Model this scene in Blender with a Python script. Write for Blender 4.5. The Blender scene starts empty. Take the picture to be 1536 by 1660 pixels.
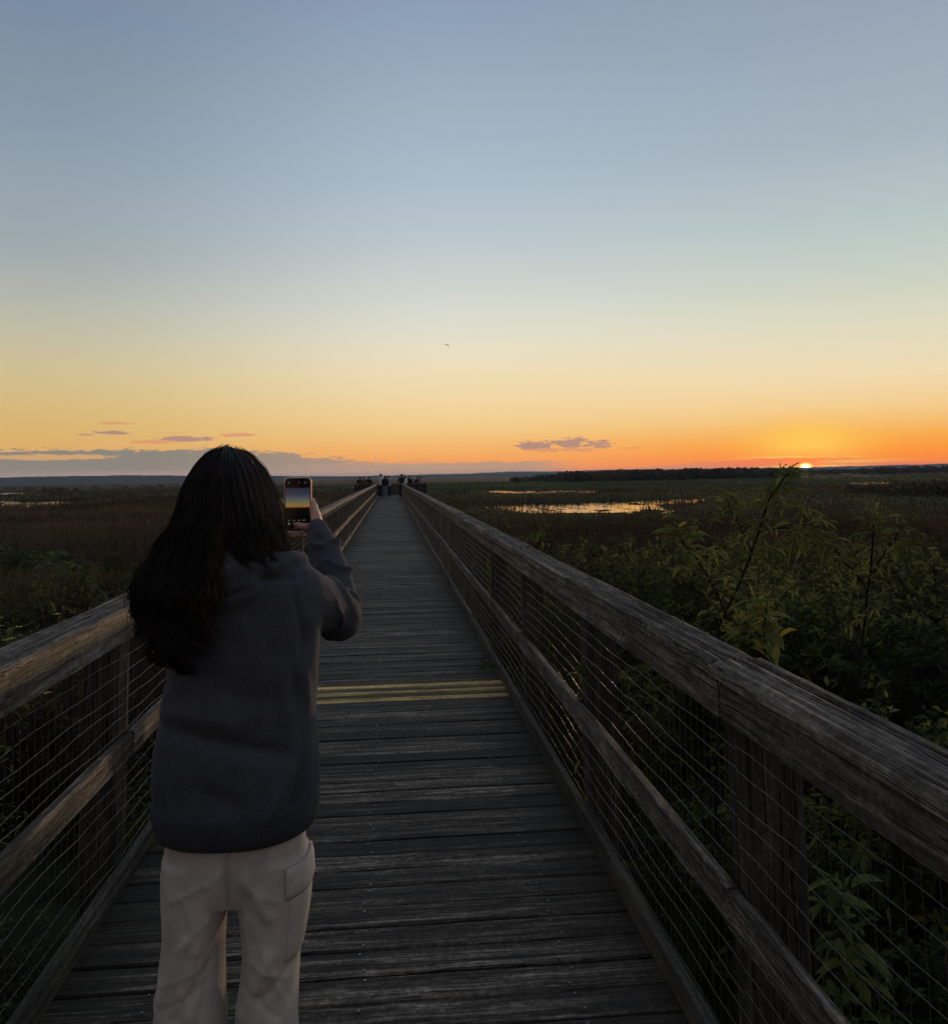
import bpy, math, random
import numpy as np
from mathutils import Vector, Matrix
RNG = np.random.default_rng(7)
random.seed(7)
scene = bpy.context.scene
COL = scene.collection
R = math.radians
EYE = 1.55            # lens height above the deck
GZ = -1.5             # marsh level
SUN_AZ, SUN_EL = 26.1, 1.0

# ---------------------------------------------------------------- helpers
def tag(o, label=None, cat=None, group=None, kind=None):
    if label: o['label'] = label
    if cat: o['category'] = cat
    if group: o['group'] = group
    if kind: o['kind'] = kind
    return o

def empty(name, loc=(0, 0, 0)):
    o = bpy.data.objects.new(name, None)
    o.empty_display_size = 0.2
    o.location = loc
    COL.objects.link(o)
    return o

def link(name, me, mat=None, parent=None, smooth=False):
    if mat is not None and not me.materials: me.materials.append(mat)
    if smooth:
        me.polygons.foreach_set('use_smooth', [True] * len(me.polygons))
    o = bpy.data.objects.new(name, me)
    COL.objects.link(o)
    if parent is not None: o.parent = parent
    return o

def fast_mesh(name, V, polys, tone=None):
    """V (n,3); polys: list of (m,k) index arrays; tone: per-vertex float attribute."""
    me = bpy.data.meshes.new(name)
    V = np.asarray(V, np.float32)
    polys = [np.asarray(p, np.int32) for p in polys if len(p)]
    me.vertices.add(len(V)); me.vertices.foreach_set('co', V.ravel())
    nl = sum(p.size for p in polys); npoly = sum(len(p) for p in polys)
    me.loops.add(nl); me.polygons.add(npoly)
    me.loops.foreach_set('vertex_index', np.concatenate([p.ravel() for p in polys]))
    tot = np.concatenate([np.full(len(p), p.shape[1], np.int32) for p in polys])
    start = np.concatenate([[0], np.cumsum(tot)[:-1]]).astype(np.int32)
    me.polygons.foreach_set('loop_start', start)
    try: me.polygons.foreach_set('loop_total', tot)
    except Exception: pass
    if tone is not None:
        a = me.attributes.new('tone', 'FLOAT', 'POINT')
        a.data.foreach_set('value', np.asarray(tone, np.float32))
    me.update(calc_edges=True); me.validate()
    return me

class MB:
    """collects pieces for ONE mesh"""
    def __init__(s): s.V = []; s.F = []; s.T = []; s.n = 0
    def add(s, V, F, tone=0.5):
        V = np.asarray(V, float)
        s.V.append(V); s.F += [tuple(int(i) + s.n for i in f) for f in F]
        s.T.append(np.full(len(V), tone) if np.isscalar(tone) else tone); s.n += len(V)
    def build(s, name, mat, parent=None, smooth=False):
        V = np.concatenate(s.V); me = bpy.data.meshes.new(name)
        me.from_pydata(V.tolist(), [], s.F)
        a = me.attributes.new('tone', 'FLOAT', 'POINT')
        a.data.foreach_set('value', np.concatenate(s.T).astype(np.float32))
        me.update()
        return link(name, me, mat, parent, smooth)

def beam(pts, w, h, ch=0.003, side=None):
    """chamfered board swept along pts; w across (horizontal), h up; pts = centre line"""
    P = np.asarray(pts, float); n = len(P)
    d = P[-1] - P[0]; d /= np.linalg.norm(d)
    if side is None:
        up = np.array([0, 0, 1.]) if abs(d[2]) < .9 else np.array([0, 1., 0])
        side = np.cross(d, up)
    side = np.asarray(side, float); side /= np.linalg.norm(side)
    up = np.cross(side, d)
    a, b = w / 2, h / 2
    sec = [(-a + ch, -b), (a - ch, -b), (a, -b + ch), (a, b - ch), (a - ch, b), (-a + ch, b), (-a, b - ch), (-a, -b + ch)]
    V = np.concatenate([[p + side * x + up * y for x, y in sec] for p in P])
    F = []
    for i in range(n - 1):
        for k in range(8):
            k2 = (k + 1) % 8
            F.append((i * 8 + k, i * 8 + k2, (i + 1) * 8 + k2, (i + 1) * 8 + k))
    F.append(tuple(range(7, -1, -1))); F.append(tuple((n - 1) * 8 + k for k in range(8)))
    return V, F

def vnoise(x, y, seed=0):
    """smooth value noise, numpy"""
    x = np.asarray(x, float); y = np.asarray(y, float)
    xi = np.floor(x).astype(np.int64); yi = np.floor(y).astype(np.int64)
    fx = x - xi; fy = y - yi
    fx = fx * fx * (3 - 2 * fx); fy = fy * fy * (3 - 2 * fy)
    def h(a, b):
        n = (a * 374761393 + b * 668265263 + seed * 982451653) & 0x7fffffff
        n = ((n ^ (n >> 13)) * 1274126177) & 0x7fffffff
        return ((n ^ (n >> 16)) & 0xffff) / 65535.0
    return (h(xi, yi) * (1 - fx) + h(xi + 1, yi) * fx) * (1 - fy) + (h(xi, yi + 1) * (1 - fx) + h(xi + 1, yi + 1) * fx) * fy

def fbm(x, y, seed=0, o=4):
    s = 0; a = 0.5
    for i in range(o):
        s = s + a * vnoise(x * 2 ** i, y * 2 ** i, seed + i); a *= .5
    return s / (1 - .5 ** o)

def lin(c):
    return tuple(((v / 255) / 12.92 if v / 255 <= .04045 else ((v / 255 + .055) / 1.055) ** 2.4) for v in c)

# ---------------------------------------------------------------- node helper
class NT:
    def __init__(s, tree): s.t = tree; s.n = tree.nodes; s.l = tree.links
    def new(s, typ, **kw):
        nd = s.n.new(typ)
        for k, v in kw.items(): setattr(nd, k, v)
        return nd
    def put(s, sock, v):
        if hasattr(v, 'is_linked') or isinstance(v, bpy.types.NodeSocket): s.l.new(v, sock)
        else: sock.default_value = v
    def m(s, op, a, b=None, c=None, clamp=False):
        nd = s.new('ShaderNodeMath', operation=op, use_clamp=clamp)
        for i, v in enumerate((a, b, c)):
            if v is not None: s.put(nd.inputs[i], v)
        return nd.outputs[0]
    def step(s, v, a, b, lo=0., hi=1.):
        nd = s.new('ShaderNodeMapRange', interpolation_type='SMOOTHSTEP')
        for i, x in enumerate((v, a, b, lo, hi)): s.put(nd.inputs[i], x)
        return nd.outputs[0]
    def ramp(s, v, stops, interp='LINEAR'):
        nd = s.new('ShaderNodeValToRGB'); cr = nd.color_ramp; cr.interpolation = interp
        while len(cr.elements) > 1: cr.elements.remove(cr.elements[-1])
        for i, (p, c) in enumerate(stops):
            e = cr.elements[0] if i == 0 else cr.elements.new(p)
            e.position = p; e.color = (*c[:3], 1)
        s.put(nd.inputs[0], v)
        return nd.outputs[0]
    def mix(s, f, a, b, mode='MIX'):
        nd = s.new('ShaderNodeMix', data_type='RGBA', blend_type=mode)
        s.put(nd.inputs[0], f)
        for i, v in ((6, a), (7, b)):
            s.put(nd.inputs[i], (*v, 1) if isinstance(v, tuple) and len(v) == 3 else v)
        return nd.outputs[2]
    def noise(s, vec, scale=5., detail=4., rough=.55, dist=0.):
        nd = s.new('ShaderNodeTexNoise')
        if vec is not None: s.l.new(vec, nd.inputs['Vector'])
        nd.inputs['Scale'].default_value = scale; nd.inputs['Detail'].default_value = detail
        nd.inputs['Roughness'].default_value = rough; nd.inputs['Distortion'].default_value = dist
        return nd.outputs[0]
    def vec(s, x, y, z):
        nd = s.new('ShaderNodeCombineXYZ')
        for i, v in enumerate((x, y, z)): s.put(nd.inputs[i], v)
        return nd.outputs[0]
    def vm(s, op, a, b):
        nd = s.new('ShaderNodeVectorMath', operation=op)
        s.put(nd.inputs[0], a); s.put(nd.inputs[1], b)
        return nd.outputs[0]

def material(name):
    m = bpy.data.materials.new(name); m.use_nodes = True
    t = NT(m.node_tree)
    b = next(n for n in t.n if n.type == 'BSDF_PRINCIPLED')
    return m, t, b

def attr(t, name='tone'):
    return t.new('ShaderNodeAttribute', attribute_name=name).outputs['Fac']

def wood(name, axis, dark, mid, light, bump=.5, depth=.004, moss=None, fine=1.0, spec=.25, rough=.78, dirt_shade=None, vary=.9, streak=.35):
    m, t, b = material(name)
    pos = t.new('ShaderNodeNewGeometry').outputs['Position']
    tone = attr(t)
    lo, hi = 3.4, 150.0 * fine
    sc = {'x': (lo, hi, hi), 'y': (hi, lo, hi), 'z': (hi, hi, lo)}[axis]
    off = t.vec(t.m('MULTIPLY', tone, 91.7), t.m('MULTIPLY', tone, 53.1), t.m('MULTIPLY', tone, 17.3))
    warp = t.new('ShaderNodeTexNoise'); warp.inputs['Scale'].default_value = 4.5; warp.inputs['Detail'].default_value = 2.
    t.l.new(t.vm('ADD', pos, off), warp.inputs['Vector'])
    pw = t.vm('ADD', pos, t.vm('MULTIPLY', t.vm('SUBTRACT', warp.outputs['Color'], (.5, .5, .5)), (.020, .020, .020)))
    v = t.vm('ADD', t.vm('MULTIPLY', pw, sc), off)
    v2 = t.vm('ADD', t.vm('MULTIPLY', pw, tuple(q * .22 for q in sc)), off)
    v3 = t.vm('ADD', t.vm('MULTIPLY', pw, tuple(q * (.42 if q == hi else .16) for q in sc)), off)
    g1 = t.noise(v, 1., 4., .7, .3)
    g2 = t.noise(v2, 1., 4., .65, .8)
    g3 = t.noise(t.vm('ADD', pos, off), 38., 5., .75)
    ck = t.noise(v3, 1., 3., .6, .2)
    st = t.noise(t.vm('ADD', pos, off), 2.6, 4., .65)
    crack = t.step(t.m('ABSOLUTE', t.m('SUBTRACT', ck, .42)), .030, .006)
    f = t.m('ADD', t.m('ADD', t.m('MULTIPLY', g1, .38), t.m('MULTIPLY', g2, .32)), t.m('MULTIPLY', g3, .30))
    f = t.m('SUBTRACT', f, t.m('MULTIPLY', crack, .22))
    c = t.ramp(f, [(.37, dark), (.455, tuple(.5 * (a + q) for a, q in zip(dark, mid))), (.505, mid), (.63, light)])
    sc4 = tuple((26. if q == hi else 1.1) for q in sc)
    s4 = t.noise(t.vm('ADD', t.vm('MULTIPLY', pw, sc4), off), 1., 3., .6, .4)
    k = t.m('ADD', t.m('MULTIPLY', tone, vary), 1. - vary * .5)
    k = t.m('MULTIPLY', k, t.step(s4, .34, .64, 1. - streak, 1. + streak))
    k = t.m('MULTIPLY', k, t.step(st, .28, .72, .55, 1.35))
    c = t.mix(1., c, t.vec(k, k, k), 'MULTIPLY')
    if dirt_shade:      # damp, mossy dirt along both walkway edges, plus the weaker light there painted in
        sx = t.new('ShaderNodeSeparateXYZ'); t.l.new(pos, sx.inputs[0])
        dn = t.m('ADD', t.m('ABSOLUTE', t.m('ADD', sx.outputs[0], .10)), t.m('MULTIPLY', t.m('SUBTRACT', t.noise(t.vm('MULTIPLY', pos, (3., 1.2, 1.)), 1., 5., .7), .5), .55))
        c = t.mix(t.m('MULTIPLY', t.step(dn, .58, .88), .72), c, dirt_shade)
    if moss:
        mm = t.m('MULTIPLY', t.step(st, .5, .68), .55)
        c = t.mix(mm, c, moss)
    t.put(b.inputs['Base Color'], c)
    b.inputs['Roughness'].default_value = rough
    b.inputs['Specular IOR Level'].default_value = spec
    bn = t.new('ShaderNodeBump'); bn.inputs['Strength'].default_value = bump; bn.inputs['Distance'].default_value = depth
    t.l.new(f, bn.inputs['Height']); t.l.new(bn.outputs[0], b.inputs['Normal'])
    return m

def plain(name, col, rough=.6, metal=0., spec=.4):
    m, t, b = material(name)
    b.inputs['Base Color'].default_value = (*col, 1); b.inputs['Roughness'].default_value = rough
    b.inputs['Metallic'].default_value = metal; b.inputs['Specular IOR Level'].default_value = spec
    return m

def foliage(name, stops, trans=.35, nscale=.6):
    m, t, b = material(name)
    tone = attr(t)
    pos = t.new('ShaderNodeNewGeometry').outputs['Position']
    n = t.noise(pos, nscale, 3., .6)
    f = t.m('ADD', t.m('MULTIPLY', tone, .75), t.m('MULTIPLY', t.m('SUBTRACT', n, .5), .7))
    c = t.ramp(f, stops)
    t.put(b.inputs['Base Color'], c); b.inputs['Roughness'].default_value = .65
    b.inputs['Specular IOR Level'].default_value = .12
    tr = t.new('ShaderNodeBsdfTranslucent'); t.l.new(c, tr.inputs['Color'])
    mx = t.new('ShaderNodeMixShader'); mx.inputs[0].default_value = trans
    t.l.new(b.outputs[0], mx.inputs[1]); t.l.new(tr.outputs[0], mx.inputs[2])
    out = next(n for n in t.n if n.type == 'OUTPUT_MATERIAL'); t.l.new(mx.outputs[0], out.inputs['Surface'])
    return m

# ---------------------------------------------------------------- camera
cam = bpy.data.objects.new('camera', bpy.data.cameras.new('camera')); COL.objects.link(cam)
ya, pi_, ro = .09627, .09243, -.01625
fw = Vector((math.sin(ya) * math.cos(pi_), math.cos(ya) * math.cos(pi_), math.sin(pi_)))
rt = Vector((math.cos(ya), -math.sin(ya), 0)); up = rt.cross(fw)
r2 = rt * math.cos(ro) + up * math.sin(ro); u2 = up * math.cos(ro) - rt * math.sin(ro)
cam.matrix_world = Matrix(((r2.x, u2.x, -fw.x, 0), (r2.y, u2.y, -fw.y, 0), (r2.z, u2.z, -fw.z, EYE), (0, 0, 0, 1)))
cam.data.sensor_fit = 'HORIZONTAL'; cam.data.sensor_width = 36; cam.data.lens = 1420 / 1536 * 36
# the frame's optical centre lies above its middle (the photo is cropped at the top)
cam.data.shift_y = -190 / 1660 * (1660 / 1536)
cam.data.clip_start = .05; cam.data.clip_end = 30000
scene.camera = cam
scene.view_settings.view_transform = 'Standard'; scene.view_settings.look = 'None'
scene.view_settings.exposure = 0; scene.view_settings.gamma = 1

# ---------------------------------------------------------------- sky
def make_world():
    w = bpy.data.worlds.new('World'); scene.world = w; w.use_nodes = True
    t = NT(w.node_tree); bg = next(n for n in t.n if n.type == 'BACKGROUND')
    d = t.new('ShaderNodeTexCoord').outputs['Generated']
    d = t.new('ShaderNodeVectorMath', operation='NORMALIZE'); t.l.new(t.n['Texture Coordinate'].outputs['Generated'], d.inputs[0])
    sp = t.new('ShaderNodeSeparateXYZ'); t.l.new(d.outputs[0], sp.inputs[0])
    x, y, z = sp.outputs
    el = t.m('MULTIPLY', t.m('ARCSINE', z), 180 / math.pi)
    az = t.m('MULTIPLY', t.m('ARCTAN2', x, y), 180 / math.pi)
    e = t.m('DIVIDE', t.m('MAXIMUM', el, 0.), 60.)
    def rp(pts): return t.ramp(e, [(q / 60, lin(c)) for q, c in pts])
    left = rp([(0, (214, 160, 110)), (1.0, (220, 164, 106)), (2.2, (224, 176, 108)), (3.3, (220, 182, 112)), (4.8, (216, 188, 128)), (6.6, (209, 192, 148)), (8.4, (197, 190, 162)), (10.5, (183, 184, 172)),
               (13.6, (160, 170, 174)), (17.1, (150, 164, 175)), (20.5, (139, 154, 170)), (26.9, (122, 140, 161)), (38, (116, 126, 144)), (60, (124, 130, 146))])
    mid = rp([(0, (247, 146, 88)), (.9, (248, 160, 88)), (1.6, (248, 177, 98)), (2.9, (245, 202, 132)), (3.6, (245, 208, 146)), (4.9, (244, 216, 164)), (6.9, (240, 222, 184)), (8.6, (231, 224, 200)), (10.8, (217, 219, 208)),
              (14.9, (191, 201, 206)), (18.8, (172, 189, 202)), (22.5, (162, 179, 196)), (29.6, (140, 158, 180)), (40, (126, 138, 158)), (60, (124, 130, 146))])
    right = rp([(0, (255, 122, 38)), (.5, (255, 132, 40)), (1.2, (254, 153, 47)), (2.1, (249, 174, 76)), (2.84, (246, 191, 113)), (3.9, (245, 207, 146)), (5.7, (240, 219, 178)), (7.2, (231, 220, 188)), (9.2, (219, 217, 194)),
                (12.8, (193, 205, 198)), (16.2, (179, 194, 197)), (19.6, (166, 180, 190)), (26, (151, 165, 182)), (38, (132, 144, 160)), (60, (124, 130, 146))])
    back = rp([(0, (138, 124, 120)), (6, (154, 137, 132)), (14, (150, 140, 138)), (30, (134, 134, 142)), (60, (124, 130, 146))])
    c = t.mix(t.step(az, -23, 5), left, mid)
    c = t.mix(t.step(az, 3, 33), c, right)
    # darker away from the sunset
    sd = (math.sin(R(SUN_AZ)), math.cos(R(SUN_AZ)))
    hor = t.m('SQRT', t.m('ADD', t.m('MULTIPLY', x, x), t.m('MULTIPLY', y, y)))
    cs = t.m('DIVIDE', t.m('ADD', t.m('MULTIPLY', x, sd[0]), t.m('MULTIPLY', y, sd[1])), t.m('MAXIMUM', hor, .001))
    c = t.mix(t.step(cs, .60, -.45), c, back)
    # after-glow round the sun
    da = t.m('SUBTRACT', az, SUN_AZ)
    def gauss(x0, e0, sx, se):
        a = t.m('POWER', t.m('DIVIDE', t.m('SUBTRACT', az, x0), sx), 2.)
        b = t.m('POWER', t.m('DIVIDE', t.m('SUBTRACT', el, e0), se), 2.)
        return t.m('EXPONENT', t.m('MULTIPLY', t.m('ADD', a, b), -1.))
    c = t.mix(t.m('MULTIPLY', gauss(26.2, 0.0, 9, 1.5), .6), c, lin((255, 134, 32)))
    c = t.mix(t.m('MULTIPLY', gauss(26.3, 1.75, 3.2, 1.15), .9), c, lin((255, 205, 84)))
    # ---- clouds
    def cvec(sx, se, o): return t.vec(t.m('MULTIPLY', az, sx), t.m('MULTIPLY', el, se), o)
    nb = t.noise(cvec(.55, 2.2, 3.1), 1., 6., .62)
    nf = t.noise(cvec(1.7, 6.5, 9.7), 1., 5., .65)
    nn = t.m('ADD', t.m('MULTIPLY', t.m('SUBTRACT', nb, .5), 1.0), t.m('MULTIPLY', t.m('SUBTRACT', nf, .5), .9))
    lc = t.mix(t.step(az, -16, 3), lin((128, 128, 122)), lin((174, 148, 128)))
    # bank low on the left
    top = t.m('ADD', t.step(az, -13, 1, 1.98, 1.08), t.m('MULTIPLY', nn, 1.25))
    bank = t.m('MULTIPLY', t.step(t.m('SUBTRACT', top, el), -.06, .12), t.step(az, 4., -4.))
    gap = gauss(-20.5, 1.50, 4.2, .20)
    gap = t.m('MULTIPLY', t.step(t.m('ADD', gap, t.m('MULTIPLY', nn, .9)), .35, .7), .8)
    bank = t.m('MULTIPLY', bank, t.m('SUBTRACT', 1., gap))
    c = t.mix(t.m('MULTIPLY', bank, .92), c, lc)
    # long veil across the middle
    top2 = t.m('ADD', .92, t.m('MULTIPLY', nn, .28))
    veil = t.m('MULTIPLY', t.step(t.m('SUBTRACT', top2, el), -.04, .10), t.m('MULTIPLY', t.step(az, -9, -1), t.step(az, 13., 8.5)))
    c = t.mix(t.m('MULTIPLY', veil, .88), c, lin((182, 150, 126)))
    c = t.mix(t.m('MULTIPLY', gauss(-14, .35, 16, .28), .6), c, lin((188, 152, 140)))
    # reddish bar beneath and beside the sun
    top3 = t.m('ADD', .80, t.m('MULTIPLY', nn, .26))
    top3 = t.m('SUBTRACT', top3, t.m('MULTIPLY', t.m('POWER', t.m('DIVIDE', t.m('SUBTRACT', az, 24.8), 9.), 2.), .5))
    bar = t.m('MULTIPLY', t.step(t.m('SUBTRACT', top3, el), -.03, .06), t.step(az, 10., 17.))
    c = t.mix(t.m('MULTIPLY', bar, .85), c, t.mix(t.step(az, 17, 24), lin((226, 142, 100)), lin((250, 120, 66))))
    rim = t.m('MULTIPLY', t.m('MULTIPLY', t.step(t.m('ABSOLUTE', t.m('SUBTRACT', el, t.m('ADD', top3, .05))), .07, .0), gauss(25.8, .8, 3.0, 1.)), t.step(nf, .47, .52))
    c = t.mix(rim, c, lin((255, 214, 96)))
    c = t.mix(t.m('MULTIPLY', gauss(28.6, .52, 2.6, .10), .8), c, lin((255, 196, 80)))
    c = t.mix(t.m('MULTIPLY', gauss(26.2, .24, 2.3, .11), .95), c, (1.5, .85, .10))
    # separate cloudlets: azimuth, elevation, half width, half height, colour
    mauve, pink = lin((176, 136, 126)), lin((222, 150, 108))
    for a0, e0, w_, h_, cc, op in [(-16.87, 3.54, 1.35, .10, pink, .75), (-16.9, 2.98, 1.15, .15, mauve, .9), (-18.45, 2.83, .75, .08, mauve, .7), (-12.77, 2.58, 2.0, .20, mauve, .9), (-14.5, 2.40, 1.5, .14, pink, .8),
                                   (-9.8, 2.83, 1.6, .17, pink, .85), (-13.9, 3.0, 1.0, .05, pink, .5), (9.3, 1.90, 2.0, .40, mauve, .95), (11.9, 2.02, 1.7, .36, mauve, .9), (13.4, 1.96, 1.3, .34, mauve, .9), (10.6, 1.60, 3.2, .18, pink, .85), (15.5, 1.64, .8, .08, pink, .8)]:
        a = t.m('POWER', t.m('DIVIDE', t.m('SUBTRACT', az, a0), w_), 2.)
        b = t.m('POWER', t.m('DIVIDE', t.m('SUBTRACT', el, e0), h_), 2.)
        q = t.m('ADD', t.m('SUBTRACT', 1., t.m('ADD', a, b)), t.m('MULTIPLY', nn, 3.2))
        c = t.mix(t.m('MULTIPLY', t.step(q, .15, .75), op), c, cc)
    # short contrail
    c = t.mix(t.m('MULTIPLY', gauss(33.6, 5.73, .35, .035), .8), c, lin((250, 236, 205)))
    # sun disc in the last of its setting
    a = t.m('MULTIPLY', t.m('SUBTRACT', az, SUN_AZ), math.cos(R(.4)))
    rr = t.m('SQRT', t.m('ADD', t.m('POWER', t.m('MULTIPLY', a, .66), 2.), t.m('POWER', t.m('SUBTRACT', el, .20), 2.)))
    c = t.mix(t.m('MULTIPLY', t.m('EXPONENT', t.m('MULTIPLY', t.m('POWER', t.m('DIVIDE', rr, .62), 2.), -1.)), .95), c, (1.45, .24, .01))
    c = t.mix(t.step(rr, .34, .18), c, (2.2, 1.15, .12))
    c = t.mix(t.step(rr, .24, .09), c, (7., 4.9, 1.9))
    kb = t.m('ADD', 1., t.m('MULTIPLY', t.m('EXPONENT', t.m('DIVIDE', t.m('MAXIMUM', el, 0.), -.9)), .30))
    c = t.mix(1., c, t.vec(kb, kb, kb), 'MULTIPLY')
    sky = t.new('ShaderNodeTexSky'); sky.sky_type = 'NISHITA'; sky.sun_disc = False
    sky.sun_elevation = R(SUN_EL); sky.sun_rotation = R(SUN_AZ)
    sk = t.mix(1., sky.outputs[0], (.05, .05, .05), 'MULTIPLY')
    c = t.mix(.03, c, sk)
    t.l.new(c, bg.inputs['Color']); bg.inputs['Strength'].default_value = 1.03
    w.cycles.sampling_method = 'MANUAL'; w.cycles.sample_map_resolution = 2048
make_world()

sun = bpy.data.objects.new('sun', bpy.data.lights.new('sun', 'SUN')); COL.objects.link(sun)
sun.data.energy = 1.15; sun.data.color = (1., .64, .34); sun.data.angle = R(.53)
sdir = Vector((math.sin(R(SUN_AZ)) * math.cos(R(SUN_EL)), math.cos(R(SUN_AZ)) * math.cos(R(SUN_EL)), math.sin(R(SUN_EL))))
sun.rotation_euler = sdir.to_track_quat('Z', 'Y').to_euler()

# ---------------------------------------------------------------- materials
M_DECK = wood('weathered_deck', 'x', (.005, .0044, .0034), (.056, .047, .036), (.25, .225, .18), bump=.8, depth=.005, spec=.28, rough=.74, dirt_shade=(.016, .014, .009), vary=1.35, streak=.62)
M_NEWP = wood('fresh_pine', 'x', (.09, .064, .024), (.30, .22, .088), (.48, .37, .165), bump=.5, depth=.003, vary=1.7)
M_RAIL = wood('weathered_rail', 'y', (.010, .009, .008), (.092, .083, .071), (.24, .22, .19), bump=.8, depth=.006)
M_KICK = wood('mossy_rail', 'y', (.010, .010, .008), (.056, .052, .044), (.13, .122, .108), bump=.8, depth=.006, moss=(.035, .040, .016))
M_POST = wood('weathered_post', 'z', (.007, .007, .006), (.040, .037, .032), (.09, .085, .074), bump=.9, depth=.008)
M_WIRE = plain('galvanised_wire', (.095, .088, .075), .42, .6)
M_NAIL = plain('nail_steel', (.30, .30, .31), .4, .9)
M_BEAM = wood('dark_joist', 'y', (.012, .012, .012), (.05, .048, .045), (.10, .095, .09))

# ---------------------------------------------------------------- ground, hills
def make_ground():
    radii = np.concatenate([[0.], np.geomspace(2, 6900, 90)]); na = 160
    th = np.linspace(0, 2 * np.pi, na, endpoint=False)
    V = [(0, 0, GZ)]
    for r in radii[1:]:
        x = r * np.sin(th); y = r * np.cos(th)
        z = GZ - .06 + .05 * (fbm(x * .08, y * .08, 3) - .5) * (1 if r < 300 else .3)
        V += list(zip(x, y, z))
    F = [(0, 1 + (i + 1) % na, 1 + i) for i in range(na)]
    for k in range(len(radii) - 2):
        a = 1 + k * na; b = a + na
        F += [(a + i, a + (i + 1) % na, b + (i + 1) % na, b + i) for i in range(na)]
    me = bpy.data.meshes.new('ground'); me.from_pydata([tuple(map(float, v)) for v in V], [], F)
    m, t, b = material('marsh_soil')
    pos = t.new('ShaderNodeNewGeometry').outputs['Position']
    n1 = t.noise(t.vm('MULTIPLY', pos, (.018, .006, 1.)), 1., 5., .6)
    n2 = t.noise(pos, 1.4, 5., .65)
    n3 = t.noise(t.vm('MULTIPLY', pos, (.12, .05, 1.)), 1., 4., .6)
    c = t.ramp(n1, [(.36, (.040, .030, .022)), (.5, (.034, .036, .018)), (.66, (.040, .055, .022))])
    c = t.mix(t.step(n3, .42, .62), c, t.mix(.5, c, (.012, .012, .009)))
    sx = t.new('ShaderNodeVectorMath', operation='LENGTH'); t.l.new(pos, sx.inputs[0])
    c = t.mix(t.step(sx.outputs['Value'], 150, 500), c, t.mix(n3, (.040, .028, .018), (.058, .044, .026)))
    k = t.step(n2, .3, .7, .45, 1.3)
    c = t.mix(1., c, t.vec(k, k, k), 'MULTIPLY')
    t.put(b.inputs['Base Color'], c); b.inputs['Roughness'].default_value = .95; b.inputs['Specular IOR Level'].default_value = .05
    link('ground', me, m, smooth=True)['kind'] = 'structure'
make_ground()

M_HILL, t_, b_ = material('wooded_hill')
p_ = t_.new('ShaderNodeNewGeometry').outputs['Position']
t_.put(b_.inputs['Base Color'], t_.ramp(t_.noise(p_, .012, 5., .7), [(.35, (.020, .028, .018)), (.65, (.050, .062, .036))]))
b_.inputs['Roughness'].default_value = 1.; b_.inputs['Specular IOR Level'].default_value = 0.

def hills(dist, prof, jag, seed, depth):
    a = np.arange(-75, 100, .035)
    h = np.interp(a, [p[0] for p in prof], [p[1] for p in prof])
    el = h + jag * (fbm(a * 1.3, a * 0, seed, 3) - .5) * 1.6 + jag * .8 * (fbm(a * 9, a * 0 + 5, seed + 9, 2) - .5)
    top = np.maximum(EYE + dist * np.tan(np.radians(el)), GZ + 1)
    V = []; n = len(a)
    for dd, fr in ((-.03, 0), (-.012, .82), (0, 1.), (depth, .8), (depth * 1.3, 0)):
        d = dist * (1 + dd)
        z = GZ - 2 + (top - GZ + 2) * fr
        V.append(np.stack([d * np.sin(np.radians(a)), d * np.cos(np.radians(a)), z], 1))
    V = np.concatenate(V); i = np.arange(n - 1)
    F = np.concatenate([np.stack([k * n + i, k * n + i + 1, (k + 1) * n + i + 1, (k + 1) * n + i], 1) for k in range(4)])
    o = link('hills', fast_mesh('hills', V, [F]), M_HILL); o['kind'] = 'structure'
hills(3600, [(-75, .42), (-23, .36), (-16, .38), (-9, .24), (-4, .12), (0, .06), (100, .05)], .035, 2, .2)
hills(5200, [(-75, .2), (-9, .2), (-2, .12), (1, .14), (5, .16), (7.5, .24), (11, .22), (15, .26), (19, .22), (26, .21), (30, .23), (34, .27), (60, .35), (100, .4)], .03, 5, .2)

# ---------------------------------------------------------------- water
M_WATER, t_, b_ = material('marsh_water')
b_.inputs['Base Color'].default_value = (.012, .014, .012, 1); b_.inputs['Roughness'].default_value = .04
b_.inputs['IOR'].default_value = 1.6; b_.inputs['Specular IOR Level'].default_value = .5
p_ = t_.new('ShaderNodeNewGeometry').outputs['Position']
bn_ = t_.new('ShaderNodeBump'); bn_.inputs['Strength'].default_value = .16; bn_.inputs['Distance'].default_value = .03
t_.l.new(t_.noise(p_, 3., 2.), bn_.inputs['Height']); t_.l.new(bn_.outputs[0], b_.inputs['Normal'])

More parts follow.
